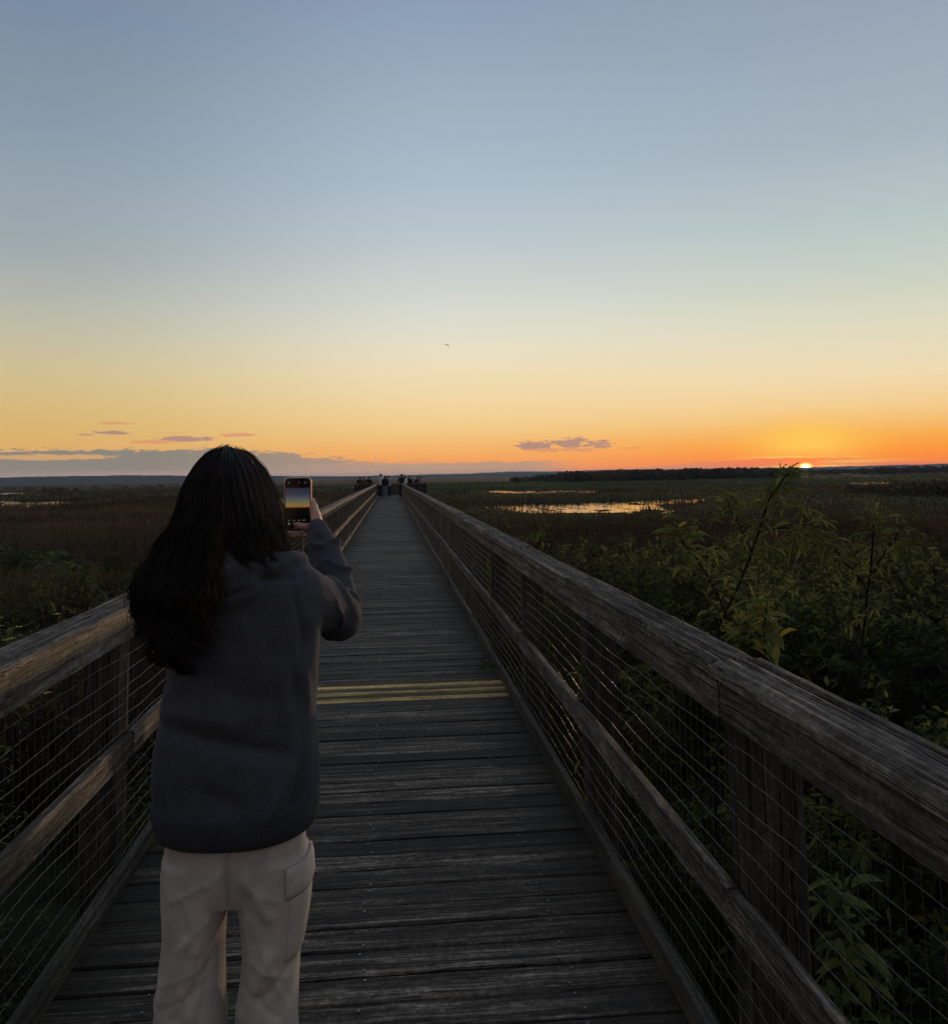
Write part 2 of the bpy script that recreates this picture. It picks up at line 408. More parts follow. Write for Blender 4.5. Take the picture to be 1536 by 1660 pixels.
PONDS = [
    ([(8.0, 86.5), (12.4, 89.5), (16.7, 88.9), (21.4, 92.3), (24.2, 92.8), (28.8, 94.5), (33.0, 98.5), (35.4, 93.4), (30.5, 86.0), (24.9, 81.8), (23.4, 74.3), (21.0, 64.0), (20.2, 64.3), (22.1, 71.1), (20.6, 71.0), (18.4, 66.5), (16.4, 67.5), (13.2, 67.0), (10.6, 69.0), (9.5, 78.0)], .07),
    ([(18.4, 184.9), (25.7, 168.1), (34.8, 165.2), (37.8, 154.2), (33.5, 139.8), (26.6, 141.1), (19.5, 148.2), (16.9, 163.4)], .34),
    ([(104.8, 200.3), (107.9, 192.1), (115.6, 193.9), (101.1, 170.7), (94.1, 170.0), (95.7, 182.5)], .42),
    ([(-69.0, 163.9), (-56.4, 147.5), (-48.1, 145.4), (-41.5, 128.2), (-41.9, 115.5), (-44.5, 112.5), (-49.5, 117.6)], .24),
    ([(-129.3, 306.8), (-116.0, 293.3), (-97.7, 246.3), (-107.6, 255.4)], .2),
    ([(-8.2, 104.5), (-7.2, 103.), (-6.9, 91.5), (-7.5, 91.7)], .05),
    ([(-16.1, 183.5), (-12.6, 187.1), (-11.0, 165.9), (-14.2, 163.1)], .3),
    ([(25.4, 51.7), (26.3, 52.1), (25.4, 50.2), (24.5, 49.9)], .3),
]
def inside(poly, x, y):
    c = np.zeros(x.shape, bool); n = len(poly)
    for i in range(n):
        x1, y1 = poly[i]; x2, y2 = poly[(i + 1) % n]
        if y1 == y2: continue
        k = ((y1 > y) != (y2 > y)) & (x < (x2 - x1) * (y - y1) / (y2 - y1) + x1)
        c ^= k
    return c
for pi, (poly, thr) in enumerate(PONDS):
    P = np.array(poly); x0, y0 = P.min(0) - 2; x1, y1 = P.max(0) + 2
    dx, dy = (.14, .28) if y1 < 110 else (.3, .8)
    xs = np.arange(x0, x1, dx); ys = np.arange(y0, y1, dy)
    X, Y = np.meshgrid(xs, ys)
    wx = X + 2.2 * (fbm(X * .5, Y * .25, 31) - .5); wy = Y + 6 * (fbm(X * .5, Y * .25, 47) - .5)
    keep = inside(poly, wx, wy)
    hole = fbm(X * .75, Y * .30, 60 + pi, 4)
    keep &= (hole > (.24 + thr * .8)) & (fbm(X * 2.1, Y * .7, 90 + pi, 2) > .27)
    ii, jj = np.nonzero(keep); nx = len(xs) + 1
    gx = np.append(xs, xs[-1] + dx) - dx / 2; gy = np.append(ys, ys[-1] + dy) - dy / 2
    GX, GY = np.meshgrid(gx, gy)
    F = np.stack([ii * nx + jj, ii * nx + jj + 1, (ii + 1) * nx + jj + 1, (ii + 1) * nx + jj], 1)
    used, inv = np.unique(F, return_inverse=True)
    V = np.stack([GX.ravel(), GY.ravel(), np.full(GX.size, GZ + .05)], 1)[used]
    link('water', fast_mesh('water', V, [inv.reshape(F.shape)]), M_WATER)['kind'] = 'structure'

# ---------------------------------------------------------------- marsh plants (uncountable cover)
def blades(pos, h, w, lean, tone, seed=0):
    """bent blades: base pair, middle pair, tip"""
    n = len(pos); rg = np.random.default_rng(seed)
    a = rg.uniform(0, 2 * np.pi, n); d = np.stack([np.cos(a), np.sin(a), np.zeros(n)], 1)
    b = rg.uniform(0, 2 * np.pi, n); s = np.stack([np.cos(b), np.sin(b), np.zeros(n)], 1) * (w / 2)[:, None]
    up = np.array([0, 0, 1.])
    m = pos + up * (h * .55)[:, None] + d * (h * lean * .3)[:, None]
    tip = pos + up * (h * (1 - lean * .25))[:, None] + d * (h * lean)[:, None]
    V = np.stack([pos - s, pos + s, m + s * .8, m - s * .8, tip], 1).reshape(-1, 3)
    i = np.arange(n) * 5
    return V, [np.stack([i, i + 1, i + 2, i + 3], 1), np.stack([i + 3, i + 2, i + 4], 1)], np.repeat(tone, 5)

def wet(x, y):
    k = np.zeros(x.shape, bool)
    for poly, thr in PONDS[:5]: k |= inside(poly, x, y)
    return k

def scatter(n, az0, az1, r0, r1, pw=1.):
    u = RNG.uniform(0, 1, n); r = r0 * (r1 / r0) ** u
    a = np.radians(RNG.uniform(az0, az1, n))
    return r * np.sin(a), r * np.cos(a)

M_REED = foliage('reed_leaf', [(.1, (0.046, 0.032, 0.022)), (.35, (0.107, 0.074, 0.049)), (.55, (0.121, 0.097, 0.046)), (.8, (0.102, 0.111, 0.037))], .42, .05)
M_LOTUS = foliage('lotus_leaf', [(.1, (0.054, 0.049, 0.022)), (.4, (0.097, 0.108, 0.035)), (.65, (0.155, 0.176, 0.054)), (.95, (0.243, 0.243, 0.088))], .45, .04)
def make_reeds():
    x, y = scatter(230000, -36, 46, 9, 170)
    r = np.hypot(x, y)
    dens = fbm(x * .06, y * .04, 11)
    rightb = (x > 1.5) & (r < 26)
    band = (x > 2) & (r > 13) & (r < 44)
    keep = (dens > np.where(band, .24, .40)) & ~wet(x, y) & (np.abs(x) > 1.6) & ~((x > 2) & (r > 44) & (RNG.uniform(0, 1, len(x)) < .72)) & ~(rightb & (r < 12))
    keep &= ~((np.abs(x) < 4) & (y > 62) & (y < 80))
    x, y, r = x[keep], y[keep], r[keep]; n = len(x)
    h = RNG.uniform(.5, 1.15, n) * (.7 + .7 * fbm(x * .2, y * .2, 5)) * np.where(r > 40, .75, 1.)
    h = np.where((x > 0) & (r < 40), h * 1.15, h)
    w = .004 + r * .0011
    tone = np.clip(.30 + .5 * (fbm(x * .09, y * .06, 21) - .5) * 2 + RNG.normal(0, .13, n), 0, 1)
    bd = (x > 2) & (r > 13) & (r < 44); h = np.where(bd, h * 1.1, h); tone = np.where(bd, np.clip(tone - .14, 0, 1), tone)
    V, P, T = blades(np.stack([x, y, np.full(n, GZ)], 1), h, w, RNG.uniform(.05, .5, n), tone, 3)
    tag(link('marsh_reeds', fast_mesh('marsh_reeds', V, P, T), M_REED), 'brown and dull green reeds spread over the open marsh', 'reeds', kind='stuff')
make_reeds()

def make_lotus():
    x, y = scatter(260000, -30, 42, 28, 420)
    r = np.hypot(x, y)
    w_ = wet(x, y)
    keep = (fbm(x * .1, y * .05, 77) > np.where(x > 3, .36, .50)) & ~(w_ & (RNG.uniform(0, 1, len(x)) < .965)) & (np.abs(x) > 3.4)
    keep &= ~((r < 36) & (RNG.uniform(0, 1, len(x)) < .6))
    x, y, r = x[keep], y[keep], r[keep]; n = len(x)
    near_w = wet(x, y) | wet(x, y + 5) | wet(x * 1.06, y * 1.1) | wet(x * 1.12, y * 1.2)
    z = GZ + RNG.uniform(.04, .42, n) * np.where(near_w, .25, 1)
    s = RNG.uniform(.06, .16, n) * np.clip(r / 100, .8, 2.0)
    a = RNG.uniform(0, 2 * np.pi, n); tl = RNG.uniform(.05, .75, n)
    nx, ny = np.cos(a) * np.sin(tl), np.sin(a) * np.sin(tl); nz = np.cos(tl)
    N = np.stack([nx, ny, nz], 1)
    U = np.cross(N, np.array([0, 0, 1.]) + RNG.normal(0, .1, (n, 3))); U /= np.linalg.norm(U, axis=1)[:, None]
    W = np.cross(N, U); C = np.stack([x, y, z], 1)
    k = np.arange(6) * np.pi / 3
    V = (C[:, None] + s[:, None, None] * (U[:, None] * np.cos(k)[None, :, None] + W[:, None] * np.sin(k)[None, :, None])).reshape(-1, 3)
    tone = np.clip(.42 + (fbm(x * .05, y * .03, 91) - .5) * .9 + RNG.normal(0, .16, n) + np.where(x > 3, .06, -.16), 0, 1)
    F = np.arange(n * 6).reshape(-1, 6)
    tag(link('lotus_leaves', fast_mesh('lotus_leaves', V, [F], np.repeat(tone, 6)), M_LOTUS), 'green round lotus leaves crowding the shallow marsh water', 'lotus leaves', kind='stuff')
make_lotus()

# far thickets: one wooded mass
M_THICK = foliage('thicket_leaf', [(.1, (.042, .035, .022)), (.5, (.082, .072, .040)), (.9, (.13, .118, .06))], .3, .1)
def make_thicket(name, label, segs, seed):
    rg = np.random.default_rng(seed); C = []; S = []; T = []
    for az0, az1, d0, d1, h0, h1, num in segs:
        for i in range(num):
            u = rg.uniform(); a = math.radians(az0 + (az1 - az0) * u); d = rg.uniform(d0, d1)
            h = (h0 + (h1 - h0) * u) * rg.uniform(.62, 1.12)
            cx, cy = d * math.sin(a), d * math.cos(a); wd = h * rg.uniform(.6, 1.1)
            m = 70
            v = rg.normal(size=(m, 3)); v /= np.linalg.norm(v, axis=1)[:, None]; v *= rg.uniform(.35, 1., (m, 1)) ** .5
            p = np.stack([cx + v[:, 0] * wd, cy + v[:, 1] * wd, GZ + h * .52 + v[:, 2] * h * .5], 1)
            C.append(p); S.append(np.full(m, h * .17)); T.append(np.full(m, rg.uniform(.1, .8)))
    C = np.concatenate(C); S = np.concatenate(S); T = np.concatenate(T); n = len(C)
    q = rg.normal(size=(n, 3)); q /= np.linalg.norm(q, axis=1)[:, None]
    r_ = rg.normal(size=(n, 3)); r_ = np.cross(q, r_); r_ /= np.linalg.norm(r_, axis=1)[:, None]
    w = np.cross(q, r_) * .7; s = (S * rg.uniform(.6, 1.3, n))[:, None]
    V = np.stack([C - r_ * s, C - w * s, C + r_ * s, C + w * s], 1).reshape(-1, 3)
    tag(link(name, fast_mesh(name, V, [np.arange(n * 4).reshape(-1, 4)], np.repeat(T, 4)), M_THICK), label, 'trees', kind='stuff')
make_thicket('far_thicket', 'dark low wood stretching along the marsh below the horizon', [
    (8, 11.5, 360, 430, 2.2, 3.6, 40), (11, 19, 330, 440, 3.9, 4.5, 240), (19, 25.5, 380, 470, 4.5, 4.1, 190), (25.5, 31, 620, 800, 3.6, 4.4, 90), (30, 44, 600, 760, 4.6, 5.2, 190),
    (31.2, 44, 100, 125, 1.5, 2.1, 120), (28.5, 32, 112, 130, .9, 1.3, 40)], 4)
make_thicket('distant_scrub', 'sparse dark scrub scattered far out on the left marsh', [(-34, -8, 300, 600, 1.2, 1.6, 90), (-26, -16, 180, 240, .8, 1.0, 20)], 6)
# ---------------------------------------------------------------- boardwalk
XR, XL = .825, -1.02          # inner faces of the two rails
Y0, Y1 = -1.9, 68.0
walk = empty('boardwalk'); tag(walk, 'long weathered plank boardwalk running straight out over the marsh', None, kind='structure')
mb = MB(); new = []
y = Y0; k = 0
while y < Y1:
    w = random.choice([.138, .138, .14, .142]); g = random.choice([.003, .005, .007, .009, .013])
    if 6.18 < y < 6.86:
        w = .088; g = .010; new.append((y + w / 2, w))
    else:
        dz = random.uniform(-.003, .003); sk = random.uniform(-.004, .004)
        xa, xb = XL - .045 + random.uniform(-.0, .008), XR + .030 + random.uniform(-.008, 0)
        xs = np.linspace(xa, xb, 7 if y < 20 else 2)
        pts = [(q, y + w / 2 + sk * (q / .9) + (random.uniform(-.0015, .0015) if y < 20 else 0), -.019 + dz + (random.uniform(-.0015, .0015) if y < 20 else 0)) for q in xs]
        tone = min(1, max(0, random.gauss(.48, .27)))
        if random.random() < .06: tone = random.uniform(.75, 1.)
        mb.add(*beam(pts, w, .038, .005), tone=tone)
    y += w + g; k += 1
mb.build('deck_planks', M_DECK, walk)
for i, (yy, w) in enumerate(new):
    m2 = MB(); m2.add(*beam([(XL - .04, yy, -.019), (XR + .026, yy + .003, -.017)], w, .038, .004), tone=[.95, .12, .85, .2, 1., .1, .8][i % 7])
    tag(m2.build('replacement_plank', M_NEWP, walk), 'newer yellowish plank among the grey ones')
nb = MB()
for yy in np.arange(1.6, 14, .1455):
    for xx in (XL + .30, -.09, XR - .28):
        for q in (-.03, .03):
            cx, cy = xx + random.gauss(0, .012), yy + q + random.gauss(0, .006)
            a = np.arange(6) * np.pi / 3
            ring = [(cx + .0042 * math.cos(t), cy + .0042 * math.sin(t)) for t in a]
            nb.add([(p, q2, .0) for p, q2 in ring] + [(p, q2, .0055) for p, q2 in ring], [(0, 1, 7, 6), (1, 2, 8, 7), (2, 3, 9, 8), (3, 4, 10, 9), (4, 5, 11, 10), (5, 0, 6, 11), (6, 7, 8, 9, 10, 11)])
nb.build('nail_heads', M_NAIL, walk)['kind'] = 'stuff'
for xx in (XL + .12, -.1, XR - .12):
    m2 = MB(); m2.add(*beam([(xx, Y0, -.14), (xx, Y1, -.14)], .05, .19)); m2.build('joist', M_BEAM, walk)
for yy in np.arange(2.2, Y1, 5.4):
    m2 = MB(); m2.add(*beam([(XL - .1, yy + .75, -.33), (XR + .1, yy + .75, -.33)], .09, .18)); m2.build('cross_beam', M_BEAM, walk)

# ---------------------------------------------------------------- railings
def jag(y, s): return (fbm(np.array([y * .13]), np.array([s * 7.7]), 400 + s, 3)[0] - .5)
def top_board(y0, y1, xc, w, zt, th, tone, fine, seed, tw):
    """cap board; near ones carry real grain ridges on the top face"""
    rg = np.random.default_rng(seed)
    ny = max(2, int((y1 - y0) * (34 if fine else 2.5))); nx = 84 if fine else 4
    ys = np.linspace(y0, y1, ny); u = np.linspace(-.5, .5, nx)
    Uc, Yc = np.meshgrid(u, ys)
    sag = np.array([jag(v, 3 if xc > 0 else 4) * .022 for v in ys])
    off = np.array([jag(v + 31, 5 if xc > 0 else 6) * .028 for v in ys])
    Z = np.full(Uc.shape, zt) + sag[:, None] + tw[0] + (tw[1] * Uc)
    edge = (np.abs(Uc) > .499)
    Z = Z - .004 * np.clip((np.abs(Uc) - .455) / .045, 0, 1) ** 2
    if fine:
        wob = .02 * (fbm(Yc * 1.1, Uc * 2, seed) - .5) * 6
        g = fbm((Uc + wob * .25) * 26 + seed, Yc * .55, seed + 1, 3)
        g2 = fbm((Uc + wob * .25) * 9 + seed, Yc * .35, seed + 2, 2)
        Z = Z - .0085 * np.clip((.50 - g) * 3.2, 0, 1) - .008 * np.clip((.40 - g2) * 5, 0, 1) - .0015 * fbm(Uc * 60, Yc * 9, seed + 5, 2)
    X = xc + Uc * w + off[:, None] + tw[2]
    top = np.stack([X, Yc, Z], 2).reshape(-1, 3)
    bot = top.copy(); bot[:, 2] = (np.full(Uc.shape, zt - th) + sag[:, None] + tw[0] + tw[1] * Uc).ravel()
    if fine:   # ragged arris on the long edges
        for V in (top,):
            e = V.reshape(ny, nx, 3)
            r_ = .004 * (fbm(ys * 7, ys * 0 + 3, seed + 8, 3) - .5)
            e[:, 0, 0] += np.abs(r_); e[:, -1, 0] -= np.abs(r_)
    V = np.concatenate([top, bot]); n = ny * nx; F = []
    i, j = np.meshgrid(np.arange(ny - 1), np.arange(nx - 1), indexing='ij'); i = i.ravel(); j = j.ravel()
    q = np.stack([i * nx + j, i * nx + j + 1, (i + 1) * nx + j + 1, (i + 1) * nx + j], 1)
    F += q.tolist(); F += (q[:, ::-1] + n).tolist()
    for i in range(ny - 1):
        a, b = i * nx, (i + 1) * nx
        F.append((a, b, b + n, a + n)); a += nx - 1; b += nx - 1; F.append((b, a, a + n, b + n))
    for j in range(nx - 1):
        F.append((j + 1, j, j + n, j + 1 + n)); a = (ny - 1) * nx + j; F.append((a, a + 1, a + 1 + n, a + n))
    return V, F

def long_board(y0, y1, xc, zc, w, h, s, tw, ch=.004):
    ny = max(2, int((y1 - y0) * 2.5))
    pts = [(xc + jag(v + 31, s + 2) * .028 + tw[0], v, zc + jag(v, s) * .022 + tw[1]) for v in np.linspace(y0, y1, ny)]
    return beam(pts, w, h, ch)

def wire_panel(y0, y1, x, s, seed):
    rg = np.random.default_rng(seed); V = []; F = []; n = 0
    near = y0 < 16
    def strand(P, r):
        nonlocal n
        P = np.asarray(P); d = P[-1] - P[0]; d = d / np.linalg.norm(d)
        a = np.array([1., 0, 0]); b = np.cross(d, a)
        for p in P:
            V.extend([p + a * r, p + b * r, p - a * r, p - b * r])
        for i in range(len(P) - 1):
            for k in range(4):
                F.append((n + i * 4 + k, n + i * 4 + (k + 1) % 4, n + (i + 1) * 4 + (k + 1) % 4, n + (i + 1) * 4 + k))
        n += len(P) * 4
    ph = rg.uniform(0, 6); bul = rg.uniform(-.010, .026)
    def bx(y, z): return x + s * (.004 + max(-.004, bul * math.sin(math.pi * (y - y0) / (y1 - y0)) * (1 + .4 * math.sin(z * 9 + ph))))
    ks = 18 if near else 5
    for z in np.arange(.035, 1.02, .0585):
        zz = z + rg.normal(0, .004); am = rg.uniform(.002, .0055); p2 = rg.uniform(0, 6)
        ys = np.linspace(y0, y1, ks)
        strand([(bx(v, z), v, zz + am * math.sin(v * 9 + p2) + rg.normal(0, .0016)) for v in ys], .00095)
    for yy in np.arange(y0 + .02, y1, .0525):
        dx = rg.normal(0, .003)
        strand([(bx(yy, z) + s * .0025, yy + dx * (1 if i % 2 else -1), z) for i, z in enumerate((.0, .35, .7, 1.035))], .0010 if near else .0005)
    return V, F

def railing(side, label):
    s = 1 if side > 0 else -1
    xf = XR if s > 0 else XL
    zt = 1.079; zm = .476 if s > 0 else .515
    root = empty('railing', (xf, 0, 0)); tag(root, label, 'railing', 'railings along the boardwalk')
    inv = Matrix.Translation((-xf, 0, 0))
    def part(mb_, name, mat, smooth=False):
        o = mb_.build(name, mat, root, smooth); o.data.transform(inv); return o
    first = 2.15 if s > 0 else 3.63
    py = np.arange(first - 3.6, Y1, 1.8)
    xp = xf + s * (.043 + .07)
    for i, yy in enumerate(py):
        m2 = MB(); lean = random.gauss(0, .006)
        nseg = 8
        P = [(xp + lean * z, yy + .07 + random.gauss(0, .001), z) for z in np.linspace(GZ if i % 3 == 0 else -.45, 1.036 + jag(yy, 3 if s > 0 else 4) * .02, nseg)]
        m2.add(*beam(P, .138, .138, .006, side=(1, 0, 0)), tone=random.uniform(.25, .7)); part(m2, 'post', M_POST)
    # boards, joints over the posts
    def runs(step, start):
        out = []; a = start
        while a < Y1:
            b = min(a + step() * 1.8, Y1); out.append((a, b)); a = b
        return out
    st = py[0] + .07
    for i, (a, b) in enumerate([(st, st + 1.8)] + runs(lambda: random.choice([1, 1, 2]), st + 1.8)):
        tone = random.uniform(.35, .75)
        tw = (random.gauss(0, .0022), random.gauss(0, .004), random.gauss(0, .003))
        m2 = MB(); m2.add(*top_board(a + .001, b - .0015, xf + s * (-.025 + .07), .14, zt, .036, tone, (b > .3 and a < 9.5), 100 + i + (50 if s > 0 else 0), tw), tone=tone); part(m2, 'cap_rail', M_RAIL, False)
    for a, b in [(st, st + 3.6)] + runs(lambda: random.choice([2, 2, 3]), st + 3.6) if s < 0 else [(st, st + 1.8)] + [(st + 1.8, st + 3.6)] + runs(lambda: 2, st + 3.6):
        m2 = MB(); m2.add(*long_board(a + .001, b - .002, xf + s * .017, .986, .034, .104, 3 if s > 0 else 4, (random.gauss(0, .0015), random.gauss(0, .002))), tone=random.uniform(.3, .7)); part(m2, 'fascia_rail', M_RAIL)
    for a, b in runs(lambda: 2, st - .0):
        m2 = MB(); m2.add(*long_board(a + .001, b - .002, xf + s * .017, zm, .034, .09, 3 if s > 0 else 4, (random.gauss(0, .003), random.gauss(0, .004))), tone=random.uniform(.3, .7)); part(m2, 'middle_rail', M_RAIL)
    for a, b in runs(lambda: 2, st - (0 if s > 0 else 1.8)):
        m2 = MB(); m2.add(*long_board(a + .001, b - .004, xf + s * .017, .047, .034, .086, 9, (random.gauss(0, .003), random.gauss(0, .002))), tone=random.uniform(.25, .6)); part(m2, 'kick_rail', M_KICK)
    for i, yy in enumerate(py[:-1]):
        m2 = MB(); m2.add(*wire_panel(yy + .07, yy + 1.87, xf + s * .0345, s, 700 + i + (90 if s > 0 else 0))); part(m2, 'wire_panel', M_WIRE)
    for yy in py[:8]:      # nail heads on the rails
        m2 = MB()
        for zz in (zm + .02, zm - .02, .985 + .025, .985 - .025):
            a = np.arange(6) * np.pi / 3; cy, cz = yy + .05 + random.gauss(0, .012), zz + random.gauss(0, .005)
            x0 = xf - s * .0035
            ring = [(cy + .0045 * math.cos(t), cz + .0045 * math.sin(t)) for t in a]
            m2.add([(x0, p, q) for p, q in ring] + [(x0 + s * .006, p, q) for p, q in ring], [(0, 1, 2, 3, 4, 5)] + [(k, (k + 1) % 6, 6 + (k + 1) % 6, 6 + k) for k in range(6)])
        part(m2, 'nail_heads', M_NAIL)['kind'] = 'stuff'
railing(+1, 'weathered wooden railing with wire mesh beside the tall leafy stalks')
railing(-1, 'weathered wooden railing with wire mesh passing behind the girl with the phone')

# viewing platform at the end
plat = empty('viewing_platform', (0, Y1, 0)); tag(plat, 'wooden viewing platform where the boardwalk ends', None, kind='structure')
mb = MB(); y = Y1 + .004
while y < 77:
    mb.add(*beam([(-2.75, y - Y1 + .07, -.02), (2.75, y - Y1 + .07, -.02)], .14, .036, .004), tone=random.uniform(.3, .7)); y += .147
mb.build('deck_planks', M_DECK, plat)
for xx in (-2.6, 0, 2.6):
    m2 = MB(); m2.add(*beam([(xx, .1, -.14), (xx, 8.9, -.14)], .06, .19)); m2.build('joist', M_BEAM, plat)
    for yy in (.3, 4.5, 8.6):
        m2 = MB(); m2.add(*beam([(xx + .1, yy, GZ), (xx + .1, yy, -.06)], .16, .16, .01, side=(1, 0, 0)), tone=.4); m2.build('piling', M_POST, plat)
def plat_rail(label, path):
    root = empty('platform_railing', (*path[0], 0)); tag(root, label, 'railing', 'railings round the viewing platform')
    o = np.array([*path[0], 0.])
    for a, b in zip(path[:-1], path[1:]):
        a = np.array([*a, 0.]); b = np.array([*b, 0.]); L = np.linalg.norm(b - a); n = max(1, round(L / 1.6)); d = (b - a) / L
        for k in range(n + 1):
            p = a + (b - a) * (k / n) - o + d * (.05 if k == 0 else -.05 if k == n else 0)
            m2 = MB(); m2.add(*beam([p + (0, 0, -.3), p + (0, 0, 1.04)], .1, .1, .005, side=(1, 0, 0)), tone=.4); m2.build('post', M_POST, root)
        m2 = MB(); m2.add(*beam([a - o + (0, 0, 1.06), b - o + (0, 0, 1.06)], .14, .036), tone=.5); m2.build('cap_rail', M_RAIL, root)
        m2 = MB(); nn = int(L / .145)
        for k in range(nn):
            p = a + d * (L * (k + .5) / nn) - o; q = np.cross(d, (0, 0, 1.)) * .066
            m2.add(*beam([p + q + (0, 0, .03), p + q + (0, 0, 1.0)], .115, .022, .003, side=d), tone=random.uniform(.2, .8))
        m2.build('slat_panel', M_POST, root)
plat_rail('dark slatted railing closing the far end of the viewing platform', [(-2.7, Y1 + .2), (-2.7, 76.9), (2.7, 76.9), (2.7, Y1 + .2)])
plat_rail('short slatted railing on the left front of the viewing platform', [(XL - .2, Y1 + .1), (-2.64, Y1 + .1)])
plat_rail('short slatted railing on the right front of the viewing platform', [(XR + .2, Y1 + .1), (2.64, Y1 + .1)])

# ---------------------------------------------------------------- near vegetation
def leaves(base, dirs, length, width, tone, rg, droop=.25, fold=.18):
    """narrow leaves: base, two sides at 40 %, tip, folded on the midrib and drooping"""
    n = len(base)
    up = np.tile([0, 0, 1.], (n, 1)) + rg.normal(0, .35, (n, 3))
    s = np.cross(dirs, up); s /= np.maximum(np.linalg.norm(s, axis=1), 1e-6)[:, None]
    nn = np.cross(s, dirs)
    L = length[:, None]; W = width[:, None] / 2
    z = np.array([0, 0, 1.])
    m1 = base + dirs * L * .30 - nn * L * droop * .08; m2 = base + dirs * L * .68 - z * L * droop * .45
    tip = base + dirs * L * .97 - z * L * droop
    f = nn * W * fold * 2
    V = np.stack([base, m1 + s * W * .92 + f, m2 + s * W * .80 + f * .8, tip, m2 - s * W * .80 + f * .8, m1 - s * W * .92 + f, m1, m2], 1).reshape(-1, 3)
    i = np.arange(n) * 8
    q_ = lambda *k: np.stack([i + c for c in k], 1)
    F = np.concatenate([q_(0, 1, 6, 6), q_(1, 2, 7, 6), q_(2, 3, 7, 7), q_(3, 4, 7, 7), q_(4, 5, 6, 7), q_(5, 0, 6, 6)])
    return V, F, np.repeat(tone, 8)

def leaf_mesh(name, V, F, T):
    tri = F[:, 2] == F[:, 3]
    return fast_mesh(name, V, [F[tri][:, :3], F[~tri]], T)

def tube(P, r0, r1, k=5):
    P = np.asarray(P, float); n = len(P); V = []; F = []
    d = np.gradient(P, axis=0); d /= np.maximum(np.linalg.norm(d, axis=1), 1e-9)[:, None]
    for i in range(n):
        a = np.cross(d[i], [1., .13, 0.]); a /= np.linalg.norm(a); b = np.cross(d[i], a); r = r0 + (r1 - r0) * i / (n - 1)
        V += [P[i] + r * (a * math.cos(t) + b * math.sin(t)) for t in np.arange(k) * 2 * np.pi / k]
    for i in range(n - 1):
        F += [(i * k + j, i * k + (j + 1) % k, (i + 1) * k + (j + 1) % k, (i + 1) * k + j) for j in range(k)]
    V.append(P[-1]); F += [((n - 1) * k + j, (n - 1) * k + (j + 1) % k, n * k) for j in range(k)]
    return np.array(V), F

def bush_proto(seed, H=1.8, stems=6, leaf=.085, lw=.020, per=34, spread=.45, tone0=.45):
    """a bush as arrays: leaf verts/faces/tones and stem verts/faces"""
    rg = np.random.default_rng(seed); LV = []; LF = []; LT = []; n = 0; SV = []; SF = []; m = 0
    for s in range(stems):
        a = rg.uniform(0, 2 * np.pi); sp = rg.uniform(.1, 1) * spread; h = H * rg.uniform(.6, 1.)
        tt = np.linspace(0, 1, 6)
        P = np.stack([math.cos(a) * sp * tt ** 1.4 + rg.normal(0, .012, 6), math.sin(a) * sp * tt ** 1.4 + rg.normal(0, .012, 6), h * tt], 1)
        V, F = tube(P, .007, .0025, 4); SV.append(V); SF += [tuple(q + m for q in f) for f in F]; m += len(V)
        twigs = [(P, .3)]
        for b in range(5):
            t0 = rg.uniform(.35, .92); p0 = np.array([np.interp(t0, tt, P[:, k]) for k in range(3)])
            aa = rg.uniform(0, 2 * np.pi); l = rg.uniform(.14, .42) * (H / 1.8)
            Q = p0 + np.stack([np.cos(aa) * l * tt, np.sin(aa) * l * tt, l * .75 * tt - .25 * l * tt ** 2], 1)
            V, F = tube(Q, .003, .0012, 3); SV.append(V); SF += [tuple(q + m for q in f) for f in F]; m += len(V)
            twigs.append((Q, .15))
        st = np.clip(tone0 + rg.normal(0, .15), 0, 1)
        for Q, u0 in twigs:
            c = per if Q is P else per // 2
            u = rg.uniform(u0, 1., c) ** .8; b = np.stack([np.interp(u, tt, Q[:, k]) for k in range(3)], 1)
            aa = rg.uniform(0, 2 * np.pi, c); el = rg.normal(.35, .45, c)
            d = np.stack([np.cos(aa) * np.cos(el), np.sin(aa) * np.cos(el), np.sin(el)], 1)
            ln = leaf * rg.uniform(.6, 1.35, c); tn = np.clip(st + rg.normal(0, .12, c) + (rg.uniform(0, 1, c) < .03) * .45, 0, 1)
            V, F, T = leaves(b, d, ln, lw * ln / leaf * rg.uniform(.8, 1.3, c), tn, rg)
            LV.append(V); LF.append(F + n); LT.append(T); n += len(V)
    return np.concatenate(LV), np.concatenate(LF), np.concatenate(LT), np.concatenate(SV), SF

def cover(name, label, spots, protos, mat, smat):
    """many bushes fused into one mass of ground cover"""
    LV = []; LF = []; LT = []; n = 0; SV = []; SF = []; m = 0
    for x, y, s, a, k, dt in spots:
        V, F, T, S, SFk = protos[k]; c, q = math.cos(a), math.sin(a); Rm = np.array([[c, -q, 0], [q, c, 0], [0, 0, 1.]])
        LV.append((V * s) @ Rm.T + (x, y, GZ)); LF.append(F + n); LT.append(np.clip(T + dt, 0, 1)); n += len(V)
        SV.append((S * s) @ Rm.T + (x, y, GZ)); SF += [tuple(i + m for i in f) for f in SFk]; m += len(S)
    return np.concatenate(LV), np.concatenate(LF), np.concatenate(LT), np.concatenate(SV), SF

